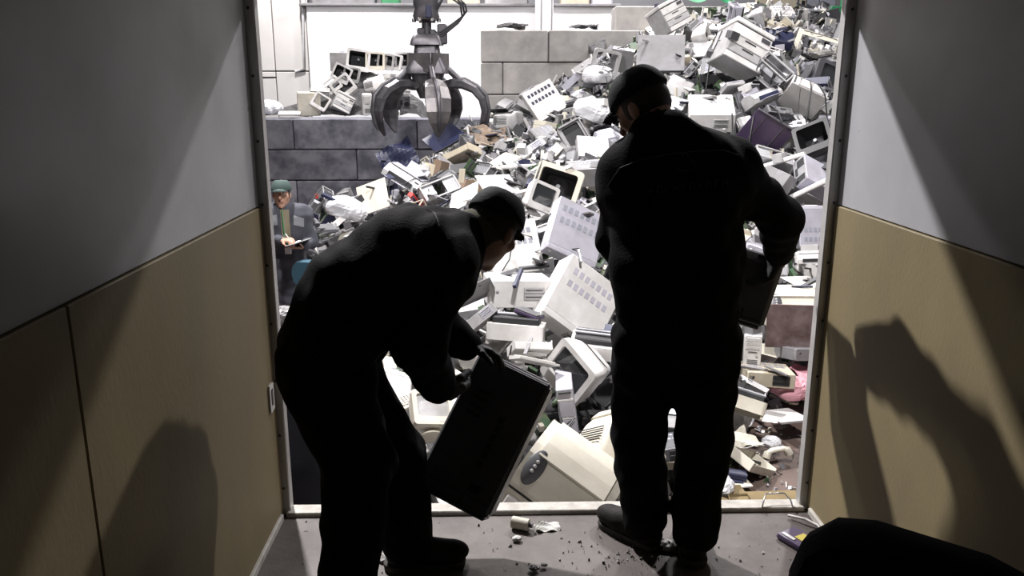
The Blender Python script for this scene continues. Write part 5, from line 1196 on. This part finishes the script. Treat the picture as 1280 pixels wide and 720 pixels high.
carried('carried_computer_case', from_axes(A + ex * w1 / 2 - ez * h1 / 2, ex, ey, ez), w1, h1, .17, 'dark computer case gripped by the bending man, hanging over the sill', 'dark grey')
cm = M4(at_y(902, 352, 3.06), (-10, 15, -14))
carried('carried_computer_case', cm, .40, .25, .20, 'dark case with a lit upper edge painted pale, carried by the standing man', 'dark grey')
st = bpy.data.objects['carried_computer_case.001']
MB().box((.02, .1, .135), (.38, .19, .035), .006).obj('top_tray', 'pale grey', st)  # light on the case's top face, painted as a pale slab
MB().box((.12, .0, .137), (.04, .01, .012)).obj('port_slot', 'dark', st)

# ================================================================== grapple
mat('grapple steel', (0.060, 0.058, 0.066), rough=0.42, metal=0.55, amount=0.7, scale=6, col2=(0.15, 0.14, 0.15), bump=0.15, bscale=30)
mat('grapple worn', (0.22, 0.205, 0.20), rough=0.38, metal=0.7, amount=0.7, scale=5, col2=(0.09, 0.085, 0.10), bump=0.1, bscale=20)
YG = 13.0
go = at_y(535, 105, YG)
def gz_(py): return at_y(535, py, YG).z - go.z
gr = empty('hydraulic_grapple', go); tag(gr, 'dark steel hydraulic grapple with curved claws hanging over the heap', 'grapple')
zz = {k: gz_(k) for k in (0, 12, 25, 38, 48, 55, 62, 92, 105)}
hd = MB().loft([(zz[25], .36, .34, .06), (zz[25] + .05, .40, .38, .08), (zz[12], .34, .34, .08), (zz[12] + .06, .38, .36, .08), (zz[0] + .25, .36, .36, .08)], axis='z').obj('rotator_head', 'grapple steel', gr)
MB().box((.05, -.19, zz[12] - .04), (.09, .03, .18), .01).obj('blue_coupling', 'navy', hd)
for k in range(6):
    a = k * math.pi / 3
    MB().lathe([(.035, 0), (.035, .05), (.02, .055)], 8, M4((.19 * math.cos(a), .19 * math.sin(a), zz[25] - .03))).obj('bolt', 'grapple worn', hd)
MB().tube([(0, 0, zz[25] + .02), (0, 0, zz[38] - .05)], .075, 12).obj('shaft', 'grapple steel', gr)
MB().box((-.08, 0, zz[38] - .02), (.12, .26, .10), .02).box((.10, 0, zz[38] - .05), (.1, .22, .12), .02).obj('swivel_clevis', 'grapple steel', gr)
MB().loft([(zz[55] - .02, .50, .46, .05), (zz[55] + .06, .46, .44, .05), (zz[48] + .06, .38, .36, .08), (zz[38] - .06, .26, .26, .08)], axis='z').obj('upper_plate', 'grapple steel', gr)
MB().box((.24, -.02, zz[48] + .06), (.15, .16, .30), .02).obj('valve_block', 'grapple steel', gr)
hs = MB().loft([(zz[92], .66, .60, .10), (zz[92] + .08, .64, .58, .10), (zz[62] - .05, .40, .38, .08), (zz[55], .36, .34, .06)], axis='z').obj('housing', 'grapple steel', gr)
NT = 5; A0 = -76
for k in range(NT):
    a = R(A0 + 72 * k + 36)
    MB().prism([(-.02, zz[92] + .02), (.02, zz[92] + .02), (.02, zz[62] - .06), (-.02, zz[62] - .06)], -.17, .17, Matrix.Rotation(a, 4, 'Z') @ M4((0, 0, 0), (0, 0, 90)) @ M4((0, -.27, 0)) ).obj('side_plate', 'grapple worn', hs)
MB().loft([(zz[105] - .22, .26, .26, .1), (zz[105] - .05, .40, .40, .12), (zz[92] + .02, .52, .50, .12)], axis='z').obj('centre_hub', 'grapple steel', gr)
for k in range(NT):
    a = R(A0 + 72 * k); RM = Matrix.Rotation(a, 4, 'Z')
    prof = [(.24, -.02, .15, .10), (.36, .02, .20, .11), (.55, .02, .27, .12), (.74, -.07, .34, .10), (.86, -.22, .38, .085), (.90, -.40, .36, .075), (.87, -.56, .27, .065), (.82, -.68, .15, .05), (.77, -.77, .05, .03)]
    b = MB(); vs = []; fs = []
    for i, (r_, z_, w_, t_) in enumerate(prof):
        p0 = prof[max(i - 1, 0)]; p1 = prof[min(i + 1, len(prof) - 1)]
        tx, tz = p1[0] - p0[0], p1[1] - p0[1]; L_ = math.hypot(tx, tz); nx, nz = -tz / L_, tx / L_
        for (sw, st_) in ((-1, -1), (-.55, -1.6), (.55, -1.6), (1, -1), (1, .4), (.25, 1), (-.25, 1), (-1, .4)):
            vs.append((r_ + nx * st_ * t_ / 2, sw * w_ / 2, z_ + nz * st_ * t_ / 2))
    n8 = 8
    for i in range(len(prof) - 1):
        for q in range(n8): fs.append((i * n8 + q, i * n8 + (q + 1) % n8, (i + 1) * n8 + (q + 1) % n8, (i + 1) * n8 + q))
    fs += [tuple(range(n8)), tuple(reversed(range((len(prof) - 1) * n8, len(prof) * n8)))]
    b.add(vs, fs, RM)
    tn = b.obj('claw', 'grapple worn' if k == 0 else 'grapple steel', gr)
    rb_ = MB().tube([Vector((r_ + .05 * (.5 if i < 3 else 1), 0, z_ + .05 * (1 if i < 4 else 0))) for i, (r_, z_, w_, t_) in enumerate(prof[1:-1])], [.035] * 6 + [.02], 6, RM)
    rb_.obj('claw_rib', 'grapple steel', tn)
    MB().tube([(.26, 0, zz[92] + .12), (.50, 0, .06)], .05, 8, RM).obj('cylinder', 'grapple steel', gr)
    MB().tube([(.26, -.12, -.02), (.26, .12, -.02)], .05, 10, RM).obj('hinge_pin', 'grapple worn', gr)
for k in range(3):
    o_ = .035 * k
    MB().tube([(.14, -.12, zz[12] - .02 - o_), (.26, -.15, zz[12] + .14), (.38 + o_, -.15, zz[0] + .02 + o_), (.53 + o_, -.14, zz[12] + .06), (.55 + o_, -.13, zz[25] + .04 + .04 * k), (.42 + o_, -.12, zz[38] + .10), (.24, -.10, zz[38] - .02 - o_), (.12, -.09, zz[48] + .06)], .016, 6).obj('hose', 'cable', gr)
MB().box((0, 0, zz[0] + .6), (.12, .30, .9), .02).obj('link_arm', 'grapple steel', gr)
MB().prism([(-.5, 4.4), (-.5, 4.0), (.4, 2.0), (5, 3.2), (5, 3.6), (.5, 2.7)], -.2, .2, M4((0, 0, 0))).obj('crane_boom', 'grapple steel', gr)

# ================================================================== monitors stacked on the ledge behind the low wall
mound = MB()
mrand = random.Random(9)
def mfn(u, v):
    x = -6.0 + 4.4 * u; y = BW + .75 + 1.6 * v
    env = math.exp(-((x + 3.0) / 1.1) ** 2)
    return (x, y, zl - .095 + (.1 + .85 * env * min(1, v * 2.2)) * (1 if 0 < u < 1 else 0) + mrand.uniform(0, .08))
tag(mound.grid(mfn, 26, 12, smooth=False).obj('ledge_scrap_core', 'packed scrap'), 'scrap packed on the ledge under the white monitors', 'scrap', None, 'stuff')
LEDGE = [
 ('plastic_bag', 335, 136, 16.75, 'white', (0, 0, 0), 1.2, 'crumpled white bag on the low wall nearest the door frame'),
 ('flat_panel', 362, 141, 16.4, 'white', (8, 0, 10), 1.0, 'white flat panel lying on the low wall beside the crumpled bag'),
 ('big_desktop_case', 386, 130, 16.75, 'cream', (-80, 0, 20), .95, 'cream yellowish case standing on the low wall'),
 ('monitor_surround', 401, 127, 16.6, 'white', (-20, 30, -10), .8, 'white monitor frame leaning on the cream yellowish case'),
 ('copier', 428, 129, 16.85, 'white', (-12, 28, 20), .6, 'large bright white machine tipped on the low wall, centre of the white pile'),
 ('computer_tower', 459, 130, 16.6, 'white', (4, 0, 10), .95, 'white upright case on the low wall closest to the grapple'),
 ('case_cover', 400, 112, 16.9, 'white', (10, 4, 10), .9, 'white case cover above the cream yellowish case'),
 ('monitor_surround', 429, 108, 16.85, 'white', (-10, -36, 10), 1.05, 'white monitor frame with rounded opening tilted in the white pile'),
 ('monitor_surround', 416, 106, 16.95, 'white', (-10, -36, 10), .75, 'smaller white monitor frame tucked behind the tilted one'),
 ('crt_monitor', 470, 106, 17.1, 'white', (0, 10, 150), 1.1, 'white monitor with its rounded back towards us on the ledge'),
 ('monitor_housing', 427, 92, 17.25, 'white', (0, 26, 10), .9, 'white hollow monitor in the middle row, leaning over'),
 ('monitor_housing', 441, 93, 17.3, 'pale grey', (0, 14, -6), .8, 'pale grey hollow monitor in the middle row on the ledge'),
 ('desktop_computer', 424, 77, 17.6, 'pale grey', (-70, 0, 10), .9, 'pale grey case at the start of the top row on the ledge'),
 ('monitor_housing', 448, 76, 17.5, 'white', (-4, 8, 8), 1.15, 'largest hollow monitor of the top row on the ledge'),
 ('monitor_housing', 470, 77, 17.5, 'cream', (-4, 2, 0), .95, 'cream hollow monitor of the top row, next to the largest'),
 ('monitor_housing', 484, 78, 17.5, 'pale grey', (-4, 8, -10), .85, 'pale grey hollow monitor of the top row on the ledge'),
 ('monitor_housing', 494, 78, 17.55, 'white', (-4, 12, -14), .85, 'narrow white hollow monitor of the top row, turned aside'),
 ('monitor_housing', 506, 77, 17.6, 'pale grey', (-4, 0, 0), .9, 'last hollow monitor of the top row, behind the grapple'),
 ('desktop_computer', 488, 96, 17.2, 'white', (-6, 2, 4), .75, 'white slotted case below the top row of hollow monitors'),
 ('laser_printer', 500, 112, 17.0, 'white', (0, 0, 14), .9, 'white printer on the ledge behind the grapple claws'),
 ('speaker_box', 508, 128, 16.75, 'dark grey', (0, 0, 8), .9, 'dark box with a round cone seen through the grapple claws'),
 ('case_cover', 486, 139, 16.4, 'white', (3, 0, 4), 1.0, 'white cover lying on the low wall under the grapple'),
 ('bent_sheet', 640, 32, 16.3, 'grey', (0, 0, 10), 1.3, 'grey bent sheet lying on top of the tall block wall'),
 ('bent_sheet', 730, 33, 16.35, 'dark grey', (4, 0, -20), 1.2, 'dark bent sheet lying on the tall wall past the white column'),
]
for kn, px, py, yy, colr, rot, scl, lab in LEDGE:
    place(kn, M4(at_y(px, py, yy), rot), colr, lab, None, scl)

# ================================================================== chairs, tarpaulin, boxes and loose bits
def office_chair(M, cloth, label, bw=.46, bh=.38, bz=.85):
    root = empty('office_chair'); root.matrix_world = M; tag(root, label, 'chair')
    bk = MB().loft([(.0, bw * .9, bh * .9, .10), (.03, bw, bh, .12), (.07, bw, bh, .12), (.10, bw * .88, bh * .88, .10)], M4((0, 0, bz))).obj('backrest', cloth, root)
    MB().loft([(.10, bw * .8, bh * .8, .10), (.115, bw * .72, bh * .72, .10)], M4((0, 0, bz))).obj('back_shell', 'black', bk)
    MB().tube([(0, .12, bz), (0, .16, .6), (0, .10, .42), (0, -.1, .40)], .022, 8).obj('back_support', 'black', root)
    MB().lathe([(.0001, .02), (.03, .018), (.032, 0)], 10, M4((0, .15, .66), (-90, 0, 0))).obj('knob', 'black', root)
    MB().loft([(.42, .46, .44, .12), (.45, .49, .47, .14), (.49, .47, .45, .14)], M4((0, -.16, 0)), axis='z').obj('seat', cloth, root)
    MB().tube([(0, -.16, .42), (0, -.16, .09)], .03, 10).obj('gas_column', 'black', root)
    for k in range(5):
        a = 2 * math.pi * k / 5
        e = Vector((.28 * math.cos(a), -.16 + .28 * math.sin(a), .075))
        lg = MB().tube([(0, -.16, .10), e], [.026, .018], 6).obj('leg', 'black', root)
        MB().lathe([(.028, -.02), (.03, 0), (.028, .02)], 10, Matrix.Translation((e.x, e.y, .03)) @ Matrix.Rotation(a, 4, 'Z') @ M4((0, 0, 0), (90, 0, 0))).obj('caster', 'black', lg)
    return root
mat('teal cloth', (0.03, 0.085, 0.125), rough=0.85, amount=0.4, scale=14, bump=0.2, bscale=120)
mat('black cloth', (0.010, 0.010, 0.011), rough=0.9, amount=0.3, scale=14, bump=0.2, bscale=120, spec=0.2)
c1 = at_y(388, 336, 7.05)
office_chair(M4((c1.x, c1.y, GZ), (0, 0, -16)), 'teal cloth', 'teal office chair standing beside the man with the clipboard', .42, .26, 1.0)
c2 = at_y(1150, 700, 1.06)
ch2 = office_chair(M4((c2.x + .00, c2.y, 0), (0, 0, -40)), 'black cloth', 'black office chair backrest cut off at the picture\'s bottom edge', .40)
# bulk under a dark sheet beside the frame
tx = at_y(385, 560, 3.72)
s = SDF((tx.x - .55, 3.3, GZ - .05), (tx.x + .5, 4.3, .75), .014)
for dx in (-.22, -.08, .08):
    for dy in (-.12, .15):
        s.cone((tx.x + dx, 3.75 + dy, GZ), (tx.x + dx * .9, 3.75 + dy * .8, .42), .17, .12, .08)
s.folds(.018, 4, 15)
mat('sheet cloth', (0.030, 0.032, 0.045), rough=0.7, amount=0.5, scale=8, bump=0.2, bscale=50, spec=0.35)
tag(link('covered_bulk', s.mesh('covered_bulk', 'sheet cloth')), 'tall bulk under a dark blue-grey sheet behind the bending man', 'covered goods')
g_ = at_y(350, 394, 6.3)
place('crumpled_cloth', M4((g_.x, g_.y, g_.z), (0, 0, 30)), 'grey', 'crumpled grey sack beside the door frame, below the clipboard man', None, .55)
# cardboard boxes just below the sill
def carton(px, w, d, h, yaw, label, y):
    p_ = at_y(px, 630, y)
    root = empty('cardboard_box', (p_.x, p_.y, GZ), yaw); tag(root, label, 'box')
    t = .006
    MB().box((0, -d / 2, h / 2), (w, t, h)).obj('front_wall', 'cardboard', root); MB().box((0, d / 2, h / 2), (w, t, h)).obj('rear_wall', 'cardboard', root)
    MB().box((-w / 2, 0, h / 2), (t, d, h)).obj('side_wall', 'cardboard', root); MB().box((w / 2, 0, h / 2), (t, d, h)).obj('side_wall', 'cardboard', root)
    MB().box((0, 0, .005), (w, d, t)).obj('bottom', 'cardboard', root)
    MB().box((0, 0, 0), (w * .96, t, d * .45), 0, M4((0, d / 2 + .05, h - .005), (-86, 0, 0))).obj('flap', 'cardboard', root)
    MB().box((0, 0, 0), (t, d * .9, w * .3), 0, M4((-w / 2 - .04, 0, h + .02), (0, -65, 0))).obj('flap', 'cardboard', root)
carton(922, .22, .26, .25, 4, 'open cardboard box below the sill, beside the standing man\'s boots', 4.25)
carton(893, .20, .24, .26, -6, 'open cardboard box half behind the standing man\'s leg', 4.25)
carton(968, .44, .22, .24, 2, 'long low cardboard box below the wire handle', 4.22)
p_ = at_y(897, 607, 4.45)
place('plastic_bag', M4(p_, (0, 0, 40)), 'white', 'pale bag with blue print beside the cardboard box', None, .45)
p_ = at_z(1000, 676, .012)
pk = empty('snack_packet', p_, 28); tag(pk, 'small yellow and purple packet on the truck floor beside the chair', 'packet')
mat('yellow', (0.60, 0.50, 0.10), rough=0.4, amount=0.2)
MB().loft([(-.012, .10, .14, .01), (0, .11, .15, .01), (.012, .10, .14, .01)], axis='z').obj('pouch', 'purple', pk)
MB().box((.01, -.02, .013), (.05, .07, .004)).obj('yellow_print', 'yellow', pk)
MB().box((-.03, .03, .013), (.015, .06, .004)).obj('white_print', 'white', pk)
p_ = at_z(684, 658, .008)
tag(bentgrid(31, .10, .06, .008).obj('paper_scrap', 'paper', None, p_, (0, 0, 8)), 'torn white scrap of paper on the truck floor by the sill', 'paper')
p_ = at_z(650, 655, .025)
ro = tag(MB().tube([(-.035, 0, 0), (.035, .01, 0)], .024, 12).obj('plastic_roller', 'cream', None, p_, (0, 0, -30)), 'stubby cream plastic roller on the floor under the carried case', 'roller')
MB().tube([(.033, .01, 0), (.05, .012, 0)], .010, 8).obj('axle', 'dark grey', ro)
p_ = at_z(1012, 652, .012)
tag(MB().tube([p_ + Vector((-.07, .05, .0)), p_ + Vector((-.02, .0, .012)), p_ + Vector((.02, -.03, .0)), p_ + Vector((.03, -.09, 0))], .006, 6).obj('cord_end', 'white'), 'short white cord end on the floor at the corner of the frame', 'cord')
for i, (px, py, sz, lab) in enumerate(((835, 682, .035, 'white chip on the truck floor between the standing boots'), (668, 710, .016, 'grey chip on the floor near the bottom edge, below the paper scrap'), (680, 706, .014, 'pale crumpled chip beside the grey chip on the truck floor'), (484, 697, .03, 'white chip on the floor between the bending man\'s boots'), (646, 673, .02, 'tiny white flake on the floor under the paper scrap'))):
    tag(blob(40 + i, (sz, sz * .7, sz * .5), .6, 6).obj('plastic_chip', ['white', 'grey', 'pale grey', 'white', 'white'][i], None, at_z(px, py, .012)), lab, 'chip')
# crumbs on both floors, shards between the machines
def shards(name, pts, sizes, mats_, seed, label, tilt=3):
    rr = random.Random(seed); b = MB(); mi = []
    for p, s_ in zip(pts, sizes):
        n0 = len(b.f)
        M = Matrix.Translation(p) @ Euler([rr.uniform(-tilt, tilt), rr.uniform(-tilt, tilt), rr.uniform(-3, 3)]).to_matrix().to_4x4()
        k = rr.random()
        d = (s_, s_ * rr.uniform(.3, 1), s_ * rr.uniform(.04, .2)) if k < .6 else (s_ * 1.6, s_ * .15, s_ * .15) if k < .8 else (s_ * .7, s_ * .6, s_ * .5)
        b.box((0, 0, 0), d, 0, M)
        mi += [rr.randrange(len(mats_))] * (len(b.f) - n0)
    me = b.mesh(name, mats_[0])
    for m in mats_[1:]: me.materials.append(MATS[m])
    me.polygons.foreach_set('material_index', mi)
    return tag(link(name, me), label, 'debris', None, 'stuff')
rr = random.Random(77)
pts = []; sz = []
for _ in range(230):
    if rr.random() < .5: x, y = rr.gauss(.32, .16), rr.gauss(2.72, .10)
    else: x, y = rr.uniform(-1.0, 1.0), rr.uniform(2.3, 3.0)
    pts.append(Vector((x, y, .003))); sz.append(rr.choice((.004, .006, .008, .010, .014)))
shards('floor_debris', pts, sz, ['dark grey', 'pale grey', 'dark', 'white'], 2, 'crumbs and tiny chips strewn over the truck floor')
pts = []; sz = []
while len(pts) < 5200:
    x, y = rr.uniform(-4.2, 6), rr.uniform(3.9, 15.7)
    z = heap_z(x, y)
    if z < GZ + .02: continue
    px, py = proj((x, y, z))
    if 300 < px < 1090 and -30 < py < 660:
        pts.append(Vector((x, y, z - HEAP_DROP + rr.uniform(.0, .16)))); sz.append(rr.uniform(.06, .26))
for _ in range(160):
    p_ = at_z(rr.uniform(895, 1030), rr.uniform(535, 630), GZ + .01)
    pts.append(p_); sz.append(rr.uniform(.01, .05))
shards('scrap_debris', pts, sz, ['white', 'pale grey', 'grey', 'dark grey', 'dark', 'cream', 'steel', 'board', 'lavender'], 5, 'loose broken shards and strips strewn between the machines')

# bits and cables lying on top of the machines
bpy.context.view_layer.update()
DG = bpy.context.evaluated_depsgraph_get()
HEAP_NAMES = {o.name for o in HERO_OBJS + FILL_OBJS} | {'scrap_heap_core', 'scrap_debris'}
def top_at(x, y):
    h, l, n, i, o, m = SC.ray_cast(DG, Vector((x, y, heap_z(x, y) + 1.2)), Vector((0, 0, -1)), distance=4)
    while h and o.parent is not None: o = o.parent
    return l if h and o.name in HEAP_NAMES else None
pts = []; sz = []
while len(pts) < 650:
    x, y = rr.uniform(-3.6, 5.4), 4.2 + 11.2 * rr.random() ** .8
    if heap_z(x, y) < GZ + .1: continue
    px, py = proj((x, y, heap_z(x, y)))
    if 330 < px < 1070 and 5 < py < 640:
        l = top_at(x, y)
        if l is not None: pts.append(l + Vector((0, 0, .015))); sz.append(rr.uniform(.05, .20))
shards('surface_scrap', pts, sz, ['white', 'pale grey', 'grey', 'dark grey', 'dark', 'steel', 'navy'], 15, 'small broken bits lying on top of the machines', .45)
cbm = MB(); n_c = 0
while n_c < 90:
    x, y = rr.uniform(-3.4, 5.0), rr.uniform(4.8, 14.5)
    if heap_z(x, y) < GZ + .2: continue
    px, py = proj((x, y, heap_z(x, y)))
    if not (330 < px < 1070 and 5 < py < 600): continue
    a = rr.uniform(0, 6.3); line = []
    for k in range(7):
        l = top_at(x, y)
        if l is not None: line.append(l + Vector((0, 0, .012)))
        a += rr.uniform(-.9, .9); x += .09 * math.cos(a); y += .09 * math.sin(a)
    if len(line) > 3: cbm.tube(line, rr.choice((.005, .007, .010)), 5); n_c += 1
tag(cbm.obj('loose_cables', 'cable'), 'dark cables trailing loosely over the heap', 'cable', None, 'stuff')
# ================================================================== labels for the machines of the heap
WORD = {'crt_monitor': 'tube monitor', 'monitor_housing': 'hollow monitor housing', 'monitor_surround': 'empty monitor frame', 'picture_tube': 'bare picture tube', 'computer_tower': 'computer tower', 'desktop_computer': 'desktop computer',
        'big_desktop_case': 'bulky computer case', 'open_computer_chassis': 'open computer chassis', 'wide_open_chassis': 'flat open chassis', 'case_cover': 'bent case cover', 'flat_panel': 'flat panel', 'laser_printer': 'laser printer',
        'inkjet_printer': 'inkjet printer', 'printer_shell': 'gutted printer shell', 'flatbed_scanner': 'flatbed scanner', 'output_tray': 'paper tray', 'keyboard': 'keyboard', 'circuit_board': 'circuit board', 'disc_drive': 'disc drive',
        'power_supply': 'power supply box', 'server_module': 'server module', 'plastic_bar': 'plastic bar', 'desk_telephone': 'desk telephone', 'plastic_bag': 'plastic bag', 'bent_sheet': 'bent sheet', 'speaker_box': 'loudspeaker box',
        'toner_cartridge': 'toner cartridge', 'loose_handset': 'handset'}
MARKS = [(540, 185, 'under the grapple claws'), (465, 225, 'at the foot of the low block wall'), (405, 270, 'behind the clipboard man'), (480, 260, 'just above the bending back'),
         (440, 300, 'between clipboard man and bending back'), (560, 225, 'above the bending man\'s collar'), (620, 205, 'above the bending man\'s cap'), (650, 140, 'below the tall block wall'), (700, 165, 'mid-slope, ahead of the standing man\'s brim'),
         (735, 105, 'beside the standing man\'s cap, brim side'), (745, 60, 'against the top of the tall block wall'), (830, 40, 'at the heap crest above the standing man\'s cap'), (870, 100, 'behind the standing man\'s nape'),
         (900, 25, 'at the very crest of the heap'), (960, 45, 'near the crest below the tan boards'), (1020, 80, 'high up beside the right door frame'), (930, 130, 'upslope of the standing man\'s right shoulder'),
         (985, 160, 'beside the dark purple panel'), (1025, 210, 'by the right door frame, level with the elbow'), (970, 250, 'past the standing man\'s right elbow'), (690, 220, 'beside the hollow cream housing'), (730, 260, 'beside the standing man\'s left sleeve'),
         (660, 280, 'before the bending man\'s face'), (700, 340, 'between the two bent and standing men'), (600, 380, 'under the bending man\'s chest'), (660, 400, 'above the carried case'), (740, 440, 'beside the standing man\'s thigh'),
         (690, 480, 'just past the carried case'), (730, 530, 'behind the big cream printer'), (640, 580, 'close behind the carried case, at the sill'), (520, 500, 'between the bending man\'s arm and knee'), (450, 560, 'behind the bending man\'s legs'),
         (790, 590, 'low by the standing man\'s left shin'), (835, 530, 'between the standing man\'s legs'), (830, 400, 'hidden behind the standing man\'s hips'), (830, 270, 'hidden behind the standing man\'s back'), (915, 340, 'beneath the standing man\'s right arm'),
         (1010, 310, 'low by the right door frame'), (1000, 400, 'beside the smoky brown window'), (930, 440, 'below the standing man\'s carried case'), (900, 520, 'beside the standing man\'s right knee'), (960, 480, 'near the pink cloth'), (870, 590, 'by the standing man\'s right shin')]
used = {o['label'] for o in SC.objects if o.get('label')}
items = []
for o in FILL_OBJS:
    px, py = proj(o.matrix_world.translation)
    mk = min(MARKS, key=lambda m: (m[0] - px) ** 2 + (m[1] - py) ** 2)[2]
    kn = o.name.split('.')[0]
    z = o.matrix_world.to_3x3() @ Vector((0, 0, 1)); z.normalize()
    fr = o.matrix_world.to_3x3() @ Vector((0, -1, 0)); fr.normalize()
    pose = 'upside-down' if z.z < -.6 else 'upright' if z.z > .85 else 'face-up' if fr.z > .7 else 'face-down' if fr.z < -.7 else 'tilted' if z.z > .35 else 'toppled'
    items.append([o, px, py, o['_c'], WORD[kn], pose, mk])
groups = {}
for it in items: groups.setdefault((it[3], it[4], it[6]), []).append(it)
def put(it, lab):
    lab = lab[0].lower() + lab[1:]
    it[0]['label'] = lab; used.add(lab)
for key, its in groups.items():
    col, word, mk = key
    if len(its) == 1: put(its[0], f'{its[0][5]} {col} {word} {mk}'); continue
    poses = {}
    for it in its: poses.setdefault(it[5], []).append(it)
    for ps, sub in poses.items():
        if len(sub) == 1: put(sub[0], f'{ps} {col} {word} {mk}'); continue
        sub.sort(key=lambda t: t[1])
        names = ['leftmost', 'rightmost'] if len(sub) == 2 else ['leftmost', 'middle', 'rightmost'] if len(sub) == 3 else ['leftmost', 'second', 'third', 'fourth', 'fifth', 'sixth'][:len(sub)]
        for it, nm in zip(sub, names): put(it, f'{ps} {col} {word} {mk}, {nm} of {len(sub)}')
for it in items: it[0]['group'] = it[4] + ' pieces on the scrap heap'
for o in SC.objects:
    if '_c' in o: del o['_c']
